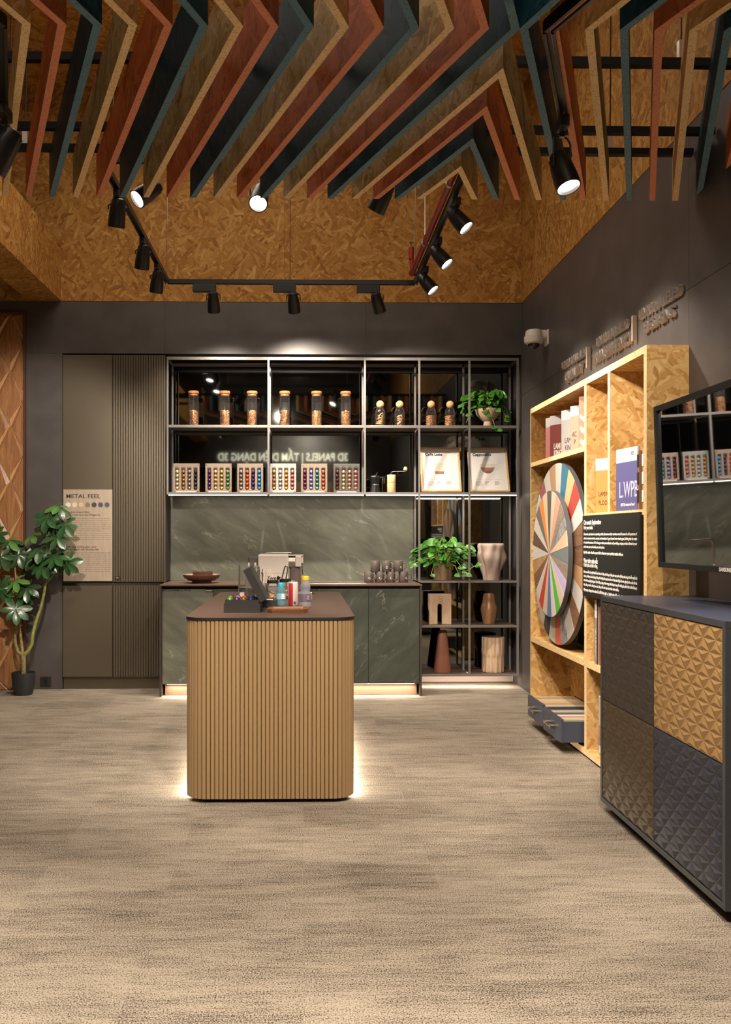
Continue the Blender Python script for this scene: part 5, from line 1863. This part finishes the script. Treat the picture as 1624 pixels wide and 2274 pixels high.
DC = {'tl': mat('door_dark_brown', (.052, .042, .034), .5, metal=.15), 'tr': mat('door_gold', (.42, .255, .105), .42, metal=.35), 'bl': mat('door_olive_brown', (.085, .06, .034), .5, metal=.15), 'br': mat('door_midnight', (.038, .042, .062), .45, metal=.15)}


def relief(y0, z0, y1, z1, m_, lab, amp=.0065):
    """pressed panel: star shaped valleys on a triangular lattice, a raised point inside every triangle"""
    nx, nz = 6, 10
    mb = MB()
    X0_ = CX0 + .004
    dy, dz = (y1 - y0) / nx, (z1 - z0) / nz
    cl = lambda y: min(max(y, y0), y1)
    for j in range(nz):
        for i in range(-1, nx + 1):
            s0 = .5 * (j % 2)
            s1 = .5 * ((j + 1) % 2)
            a = lambda k: cl(y0 + (k) * dy)
            zA, zB = z0 + j * dz, z0 + (j + 1) * dz
            tris = []
            if j % 2 == 0:
                tris = [((i, zA), (i + 1, zA), (i + .5, zB)), ((i + .5, zB), (i + 1.5, zB), (i + 1, zA))]
            else:
                tris = [((i + .5, zA), (i + 1.5, zA), (i + 1, zB)), ((i, zB), (i + 1, zB), (i + .5, zA))]
            for tr in tris:
                p = [(a(k), zz) for k, zz in tr]
                ar = abs((p[1][0] - p[0][0]) * (p[2][1] - p[0][1]) - (p[2][0] - p[0][0]) * (p[1][1] - p[0][1]))
                if ar < 1e-6:
                    continue
                c_ = (sum(q[0] for q in p) / 3, sum(q[1] for q in p) / 3)
                v = [(X0_, q[0], q[1]) for q in p] + [(X0_ - amp, c_[0], c_[1])]
                mb.add(v, [(0, 1, 3), (1, 2, 3), (2, 0, 3)])
    mb.add([(X0_, y0, z0), (X0_, y1, z0), (X0_, y1, z1), (X0_, y0, z1), (X0_ + .016, y0, z0), (X0_ + .016, y1, z0), (X0_ + .016, y1, z1), (X0_ + .016, y0, z1)],
           [(0, 1, 5, 4), (1, 2, 6, 5), (2, 3, 7, 6), (3, 0, 4, 7), (4, 5, 6, 7)])
    return mb.build('door', m_, t, world=True, label=lab)


ym, zm = 3.541, .528
g_ = .0035
relief(ym + g_ / 2, zm + g_, CY1 - fw - g_, CZ1 - .024 - g_, DC['tl'], 'dark brown relief door')
relief(CY0 + fw + g_, zm + g_, ym - g_ / 2, CZ1 - .024 - g_, DC['tr'], 'gold relief door')
relief(ym + g_ / 2, CZ0 + fw + g_, CY1 - fw - g_, zm, DC['bl'], 'olive brown relief door')
relief(CY0 + fw + g_, CZ0 + fw + g_, ym - g_ / 2, zm, DC['br'], 'midnight blue relief door')

# ------------------------------------------------------------------ television
t = thing('television', 'black framed television with a glossy dark screen tilted above the sideboard', 'television', (1.7, 3.36, 1.52))
tw, thh = 1.28, .725
U, V = Vector((0, -1, 0)), Vector((-math.sin(R(1.8)), 0, math.cos(R(1.8))))
Wn = Vector((-math.cos(R(1.8)), 0, -math.sin(R(1.8))))
O = Vector((1.622, 3.995, 1.155))
bz = .022
fr_ = (O, U, V, Wn)
for a in ((0, 0, tw, bz), (0, thh - bz, tw, thh), (0, bz, bz, thh - bz), (tw - bz, bz, tw, thh - bz)):
    MB().prism([(a[0], a[1]), (a[2], a[1]), (a[2], a[3]), (a[0], a[3])], -.045, .012, fr_).build('frame_bar', BLACK, t, world=True)
SCR = mat('tv_screen', (.42, .43, .44), .02, metal=1)
MB().prism([(bz, bz), (tw - bz, bz), (tw - bz, thh - bz), (bz, thh - bz)], -.03, .0, fr_).build('screen', SCR, t, world=True)
text('lettering', 'SAMSUNG', .022, PAPER, t, (O + U * (tw / 2 - .05) + V * .005 + Wn * .0125, U, V, Wn), .0003, width=.10, bold=.0006)
MB().box(1.66, 3.15, 1.35, XR, 3.55, 1.70).build('wall_bracket', BLACKM, t, world=True)

# ------------------------------------------------------------------ dome camera
yq, zq = PX(1196, 748, XR - .07)
t = thing('security_camera', 'white dome security camera on the dark right wall', 'security camera', (XR, yq, zq))
MB().box(-.012, -.05, -.065, 0, .05, .05).build('wall_plate', WHITE, t, bevel=.006)
MB().box(-.075, -.034, -.012, -.01, .034, .048).build('arm', WHITE, t, bevel=.010)
MB().lathe([(.050, -.055), (.068, -.048), (.073, -.03), (.073, .0), (.066, .004), (.064, .022), (.060, .042), (.05, .05)], 32, (-.105, 0, 0)).build('housing', WHITE, t, smooth=35)
MB().ball((-.105, 0, -.052), (.045, .045, .042), 24, 12).build('dome', mat('smoked_dome', (.02, .02, .022), .08), t, smooth=60)

# ------------------------------------------------------------------ clear acrylic letters on the right wall
t = thing('wall_lettering', 'clear acrylic raised letters UNPARALLELED QUALITY, TRANSPARENCY and DESIGNS above the bookshelf', 'sign', (XR, 5.0, 2.5))
LT = mat('acrylic_glint', (.86, .77, .69), .22, metal=.35)  # pale tone stands for the glint on clear acrylic edges
LF = mat('letter_face', (.09, .078, .072), .4)
xq = XR - .03


def letters(body, u0, v0, u1, bold=.002):
    """baseline from photo column u0 (row v0) to column u1 on the wall plane"""
    y0, z0 = PX(u0, v0, xq)
    y1, _ = PX(u1, v0, xq)
    return text('letters', body, 1, LT, t, ((XR - .018, y0, z0), (0, -1, 0), (0, 0, 1), (-1, 0, 0)), .014, width=y0 - y1, bold=0, res=3)


def letters2(body, u0, v0, u1, vtop):
    y0, z0 = PX(u0, v0, xq)
    y1, _ = PX(u1, v0, xq)
    _, zt = PX(u0, vtop, xq)
    o = text('letters', body, (zt - z0) / .70, LT, t, ((XR - .012, y0, z0), (0, -1, 0), (0, 0, 1), (-1, 0, 0)), .010, width=y0 - y1, bold=.0015, res=3)
    o.data.materials.append(LF)
    for p in o.data.polygons:
        if p.normal.x < -.9:
            p.material_index = 1
    return o


letters2('UNPARALLELED', 1244, 822, 1298, 806)
letters2('QUALITY', 1251, 849, 1289, 829)
letters2('UNPARALLELED', 1320, 771, 1388, 752)
letters2('TRANSPARENCY', 1311, 812, 1398, 788)
letters2('UNPARALLELED', 1414, 712, 1506, 690)
letters2('DESIGNS', 1424, 741, 1490, 717)
for u, va, vb in ((1302.5, 770, 817), (1404, 701, 757)):
    y, za = PX(u, va, xq)
    _, zb_ = PX(u, vb, xq)
    MB().box(XR - .03, y - .008, zb_, XR - .004, y + .008, za).build('divider_bar', LT, t, world=True)

# =================================================================== THINGS ON THE ISLAND
ZI = .9005


def P3(u, v):
    return PZ(u, v, ZI)


# capsule box with a raised lid
x0, y0 = P3(497, 1360.7)
x1, _ = P3(577.5, 1360.7)
BXM = mat('matt_black_box', (.022, .020, .018), .45)
t = thing('capsule_box', 'black capsule box with its lid propped open at the front of the island', 'box', ((x0 + x1) / 2, y0, ZI))
bx_, bd = x1 - x0, .26
m = MB()
m.box(-bx_ / 2, 0, 0, bx_ / 2, bd, .006).box(-bx_ / 2, 0, .006, bx_ / 2, .006, .047).box(-bx_ / 2, bd - .006, .006, bx_ / 2, bd, .047).box(-bx_ / 2, .006, .006, -bx_ / 2 + .006, bd - .006, .047).box(bx_ / 2 - .006, .006, .006, bx_ / 2, bd - .006, .047)
m.build('tray', BXM, t, kind='stuff')
m = MB()
i_ = .006
m.box(-bx_ / 2 + i_, i_, .04, bx_ / 2 - i_, i_ + .004, .064).box(-bx_ / 2 + i_, bd - i_ - .004, .04, bx_ / 2 - i_, bd - i_, .064).box(-bx_ / 2 + i_, i_ + .004, .04, -bx_ / 2 + i_ + .004, bd - i_ - .004, .064).box(bx_ / 2 - i_ - .004, i_ + .004, .04, bx_ / 2 - i_, bd - i_ - .004, .064)
m.build('inner_rim', BXM, t, kind='stuff')
MB().box(-bx_ / 2 + .012, .012, .006, bx_ / 2 - .012, bd - .012, .052).build('insert', BLACKM, t)
la = R(118)
HU, HV = Vector((math.cos(la), 0, math.sin(la))), Vector((math.sin(la), 0, -math.cos(la)))
MB().prism([(0, 0), (.188, 0), (.188, bd), (0, bd)], -.004, .0355, ((bx_ / 2 + .004, 0, .052), HU, (0, 1, 0), HV)).build('lid', BXM, t, bevel=.001)
cc = [('green', (.10, .30, .05)), ('purple', (.10, .03, .16)), ('brown', (.22, .10, .04)), ('dark blue', (.03, .03, .12))]
for ci, (n_, col) in enumerate(cc):
    for k in range(3):
        nm2 = [n_, {'green': 'maroon', 'purple': 'gold', 'brown': 'copper', 'dark blue': 'navy'}[n_], {'green': 'plum', 'purple': 'black', 'brown': 'black', 'dark blue': 'black'}[n_]][k]
        colk = [col, {'green': (.30, .06, .10), 'purple': (.50, .38, .16), 'brown': (.32, .16, .07), 'dark blue': (.04, .03, .14)}[n_], (.06, .03, .05)][k]
        o = link('coffee_capsule', CAPME['purple'].copy(), None)
        o.data.materials[0] = mat('boxed_' + n_.replace(' ', '_') + str(k), colk, .25, metal=.4)
        o.location = ((x0 + x1) / 2 - bx_ / 2 + .030 + ci * .036, y0 + .033 + k * .036, ZI + .0665)
        o.rotation_euler = (R(12), 0, 0)
        tag(o, f'{nm2} capsule in the open black box, {ORD[ci]} column, {["front", "middle", "rear"][k]} row', 'coffee capsule', 'capsules lying in the open box')
# small black box behind
x, y = P3(594, 1349)
t = thing('black_box', 'small low black box lying behind the open capsule box', 'box', (x, y + .06, ZI))
MB().box(-.035, -.08, 0, .05, .10, .03).build('base', BXM, t, bevel=.001)
MB().box(-.036, -.081, .031, .051, .101, .042).build('lid', BXM, t, bevel=.001)
MB().box(-.02, -.07, .0425, .03, -.03, .0445).build('tag', PAPER, t)

# wooden tray
x0, y0 = P3(594, 1361)
x1, _ = P3(685.5, 1361)
t = thing('wooden_tray', 'small walnut serving tray in front of the drinks on the island', 'tray', ((x0 + x1) / 2, y0, ZI))
w = x1 - x0
oct_ = lambda w_, d_, c_: [(-w_ / 2 + c_, 0), (w_ / 2 - c_, 0), (w_ / 2, c_), (w_ / 2, d_ - c_), (w_ / 2 - c_, d_), (-w_ / 2 + c_, d_), (-w_ / 2, d_ - c_), (-w_ / 2, c_)]
A, B_ = oct_(w * .93, .150, .018), oct_(w, .162, .022)
m = MB()
n = 8
lay = [[(a, b + .006, .0) for a, b in A], [(a, b, .016) for a, b in B_], [(a, b, .0195) for a, b in B_], [(a * .955, .081 + (b - .081) * .92, .0195) for a, b in B_], [(a * .90, .081 + (b - .081) * .86, .011) for a, b in B_]]
for p, q in zip(lay, lay[1:]):
    m.add(p + q, [(i, (i + 1) % n, n + (i + 1) % n, n + i) for i in range(n)])
m.add(lay[0], [tuple(range(n - 1, -1, -1))]).add(lay[-1], [tuple(range(n))])
m.build('body', TRAYW, t)
# water bottle with blue cap
BLU = glass('blue_bottle_plastic', (.80, .93, .97), .8, .06, .45, (.30, .62, .75))
CLR2 = glass('clear_bottle_plastic', (.96, .97, 1), .8, .06, .42, (.74, .74, .85))
x, y = P3(624, 1346)
t = thing('water_bottle', 'small blue water bottle with a turquoise cap on the island', 'bottle', (x, y, ZI))
MB().lathe([(.022, 0), (.0275, .004), (.0275, .03), (.0262, .034), (.0275, .038), (.0275, .075), (.025, .092), (.017, .108), (.0125, .114)], 24, close=True).build('body', BLU, t, smooth=50)
MB().lathe([(.0115, .108), (.0165, .109), (.0165, .128), (.014, .132)], 16).build('cap', mat('turquoise_cap', (.02, .42, .60), .4), t, smooth=40)
MB().lathe([(.0277, .040), (.0277, .073)], 24, open_=True).build('label', mat('bottle_label_blue', (.22, .45, .55), .5), t, smooth=40)
MB().box(.004, -.0282, .042, .021, -.0275, .072).build('label_panel', mat('label_white', (.70, .68, .72), .5), t)
# drink can
x, y = P3(651, 1345)
t = thing('drink_can', 'red and white drink can between the two bottles', 'can', (x, y, ZI))
RD, CW = mat('can_red', (.55, .035, .05), .35, metal=.2), mat('can_white', (.72, .64, .60), .35, metal=.2)
m = MB()
seg = 32
zs_ = [0, .006, .128, .136]
rs_ = [.024, .0285, .0285, .025]
for j in range(3):
    for i in range(seg):
        a, b = 2 * math.pi * i / seg, 2 * math.pi * (i + 1) / seg
        am = math.degrees(a) % 360
        k = 1 if (205 < am < 262 or am > 352 or am < 30) and j < 2 else 0
        if 262 <= am <= 352 and j < 2:
            k = 0
        m.add([(rs_[j] * math.cos(a), rs_[j] * math.sin(a), zs_[j]), (rs_[j] * math.cos(b), rs_[j] * math.sin(b), zs_[j]), (rs_[j + 1] * math.cos(b), rs_[j + 1] * math.sin(b), zs_[j + 1]), (rs_[j + 1] * math.cos(a), rs_[j + 1] * math.sin(a), zs_[j + 1])], [(0, 1, 2, 3)], k)
m.build('body', [CW, RD], t, smooth=40)
MB().lathe([(.0245, .136), (.025, .139), (.0235, .139), (.022, .136), (0, .136)], 28).build('lid', CHROME, t, smooth=40)
MB().box(-.006, -.016, .137, .006, .004, .1385).build('pull_tab', CHROME, t, bevel=.0006)
m = MB()
for i in range(6):
    m.box(.003 + i * .0026, -.0291, .010, .0045 + i * .0026, -.0284, .026)
m.build('bar_print', INK, t, kind='stuff')
# clear bottle with yellow cap
x, y = P3(678, 1350)
t = thing('water_bottle', 'clear water bottle with a yellow cap at the right end of the drinks', 'bottle', (x, y, ZI))
MB().lathe([(.026, 0), (.0315, .005), (.0315, .028), (.0295, .033), (.0315, .038), (.0315, .075), (.030, .083), (.024, .094), (.0285, .108), (.0285, .118), (.022, .142), (.0155, .153)], 24, close=True).build('body', CLR2, t, smooth=50)
MB().lathe([(.0145, .150), (.020, .152), (.020, .172), (.018, .175)], 18).build('cap', mat('yellow_cap', (.85, .55, .02), .4), t, smooth=40)
MB().lathe([(.0317, .034), (.0317, .078)], 24, open_=True).build('label', glass('bottle_label_clear', (.86, .80, .84), .4, .2), t, smooth=40)
MB().box(.010, -.0325, .045, .022, -.0312, .072).build('label_panel', mat('label_violet', (.35, .18, .25), .5), t)
# cookie jars with black toppers
for (u, v, lab, h) in ((606, 1333, 'ribbed glass jar of biscuits with a black topper, left of two', .112), (633, 1329, 'ribbed glass jar of biscuits half hidden behind the bottles', .112)):
    x, y = P3(u, v)
    t = thing('biscuit_jar', lab, 'jar', (x, y, ZI), 0, 'ribbed biscuit jars')
    MB().lathe([(.034, 0), (.040, .004), (.041, .05), (.038, .054), (.041, .058), (.041, .085), (.034, .098), (.034, .106)], 28, close=True, fn=lambda r, z, a: r * (1 + .02 * math.sin(14 * a))).build('glass', glass('jar_glass', (.97, .96, .94), 1.3, .04, .16, (.60, .57, .50)), t, smooth=40)
    MB().lathe([(.035, .104), (.036, .106), (.036, .122), (.033, .124)], 24, fn=lambda r, z, a: r * (1 + .02 * math.sin(20 * a))).build('lid', BLACK, t)
    m = MB()
    rnd = random.Random(u)
    for k in range(12):
        q = Quaternion((rnd.random() - .5, rnd.random() - .5, rnd.random() - .5), 1.2).to_matrix()
        m.ball(((rnd.random() - .5) * .036, (rnd.random() - .5) * .036, .012 + k * .0028), (.019, .016, .006), 8, 5, k % 2, q)
    m.build('biscuits', [mat('biscuit', (.66, .38, .15), .7), mat('biscuit_dark', (.50, .25, .09), .7)], t, kind='stuff', smooth=60)
    if u == 606:
        text('topper_lettering', 'Sweet', .034, INK, t, FY(-.036, -.01, .126), .002, world=False, shear=.25, bold=.0006)
        MB().prism([(0, 0), (.010, .012), (.004, .026), (-.004, .026), (-.010, .012)], 0, .002, ((.034, -.01, .124), (1, 0, 0), (0, 0, 1), (0, -1, 0))).build('topper', BLACK, t)
# tongs
x, y = P3(628, 1327)
t = thing('serving_tongs', 'steel serving tongs standing upright behind the jars', 'tongs', (x, y + .07, ZI))
MB().lathe([(.028, 0), (.028, .095), (.026, .095), (.026, .004), (0, .004)], 20, close=True).build('holder', ACRYL, t, smooth=40)
MB().tube([(-.018, 0, .02), (-.006, 0, .12), (.010, .004, .185), (.016, .004, .198), (.022, .004, .20), (.028, .004, .194), (.030, 0, .17), (.020, 0, .12), (.012, 0, .02)], [.0035, .0045, .0045, .005, .005, .005, .0045, .0045, .0035], 8).build('arms', CHROME, t, smooth=50)
# stirring sticks
x, y = P3(581, 1333)
t = thing('stick_holder', 'clear beaker of pale stirring sticks beside the canister', 'holder', (x, y + .10, ZI))
MB().lathe([(.026, 0), (.03, .10), (.028, .10), (.024, .004), (0, .004)], 20, close=True).build('beaker', ACRYL, t, smooth=40)
for k in range(8):
    a, b = -.016 + .0045 * k, .012 * math.sin(k * 2.1)
    MB().box(-.0022, -.0007, 0, .0022, .0007, .175 + .008 * (k % 3)).build('stick', mat('pale_stick', (.66, .55, .42), .6) if k not in (1,) else BLACKM, t, loc=(a * .5, b, .006)).rotation_euler = (R(4 * math.sin(k)), R(4 + 3.2 * k - 5), 0)
# acrylic organiser
x, y = P3(539, 1336)
t = thing('acrylic_organiser', 'clear acrylic cup organiser behind the open box', 'organiser', (x, y + .12, ZI))
for zz in (.004, .075):
    MB().box(-.035, 0, zz, .075, .11, zz + .004).build('tier', ACRYL, t)
for xx_ in (-.035, .071):
    MB().box(xx_, 0, 0, xx_ + .004, .11, .215).build('side', ACRYL, t)
MB().box(-.031, .106, .0, .071, .110, .20).build('back', ACRYL, t)
MB().box(-.028, .012, .0085, .0, .10, .045).build('sugar_box', mat('pink_card', (.62, .42, .36), .6), t)
# canister
x, y = P3(558, 1331)
t = thing('grey_canister', 'dark grey square canister with a handle behind the open lid', 'canister', (x, y + .20, ZI))
MB().box(-.052, 0, .0, .042, .09, .185).build('body', mat('canister_grey', (.12, .105, .10), .4), t, bevel=.008)
MB().box(-.050, .004, .185, .040, .086, .197).build('lid', MATS['canister_grey'], t, bevel=.006)
MB().tube([(.04, .045, .16), (.058, .045, .150), (.062, .045, .11), (.058, .045, .07), (.04, .045, .06)], .006, 8).build('handle', MATS['canister_grey'], t, smooth=50)
for xx_ in (-.03, .012):
    MB().lathe([(.006, 0), (.006, .02), (.004, .023)], 10, (xx_, .045, .197)).build('knob', WHITE, t)
# coffee machine
x0, z1 = PY(573, 1231, 5.92)
x1, _ = PY(641, 1231, 5.92)
t = thing('coffee_machine', 'white capsule coffee machine with a silver head at the back of the island', 'coffee machine', ((x0 + x1) / 2, 5.92, ZI))
w = x1 - x0
hM = z1 - ZI
MB().box(-w / 2, 0, .055, w / 2, .26, hM).build('housing', mat('machine_white', (.82, .74, .67), .35), t, bevel=.010)
MB().box(-w / 2 + .004, .01, 0, w / 2 - .004, .25, .054).build('base', mat('machine_grey', (.28, .25, .23), .4), t, bevel=.004)
MB().box(-w / 2 + .002, -.0012, .145, w / 2 - .002, .0, .147).build('front_seam', mat('seam_grey', (.40, .35, .32), .5), t)
MB().tube([(w / 2 - .004, .08, hM - .055), (w / 2 + .044, .08, hM - .055)], .042, 28).build('brew_head', STEEL, t, smooth=40)
MB().box(w / 2 + .044, .03, hM - .085, w / 2 + .085, .13, hM - .012).build('head_cover', MATS['machine_white'], t, bevel=.006)
MB().box(w / 2 + .0, .05, hM - .012, w / 2 + .098, .10, hM - .004).box(w / 2 + .085, .06, hM - .06, w / 2 + .098, .10, hM - .012).build('lever', MATS['machine_white'], t, bevel=.002)
MB().lathe([(.034, .02), (.036, .03), (.036, hM - .092), (.030, hM - .086)], 24, (w / 2 + .045, .08, 0)).build('milk_tank', mat('tank_grey', (.24, .20, .19), .25, metal=.3), t, smooth=40)
MB().tube([(w / 2 + .09, .08, hM - .06), (w / 2 + .094, .08, hM - .14)], .005, 8).build('steam_pipe', CHROME, t)
MB().box(w / 2 + .004, .02, 0, w / 2 + .085, .16, .018).build('drip_tray', MATS['machine_grey'], t, bevel=.003)
MB().box(-w / 2 - .072, .06, 0, -w / 2 - .004, .20, hM - .018).build('water_tank', glass('tank_glass', (.92, .91, .90), 1.2, .08, .35, (.45, .42, .40)), t, bevel=.01)
# small glass at the right end
x, y = P3(696, 1332)
t = thing('sugar_tin', 'small steel tin behind the yellow capped bottle', 'tin', (x - .012, y + .05, ZI))
MB().lathe([(.022, 0), (.0225, .02), (.0225, .034)], 20).build('body', STEEL, t, smooth=40)
MB().lathe([(.0235, .0345), (.0235, .041), (.02, .044)], 20).build('lid', CHROME, t, smooth=40)
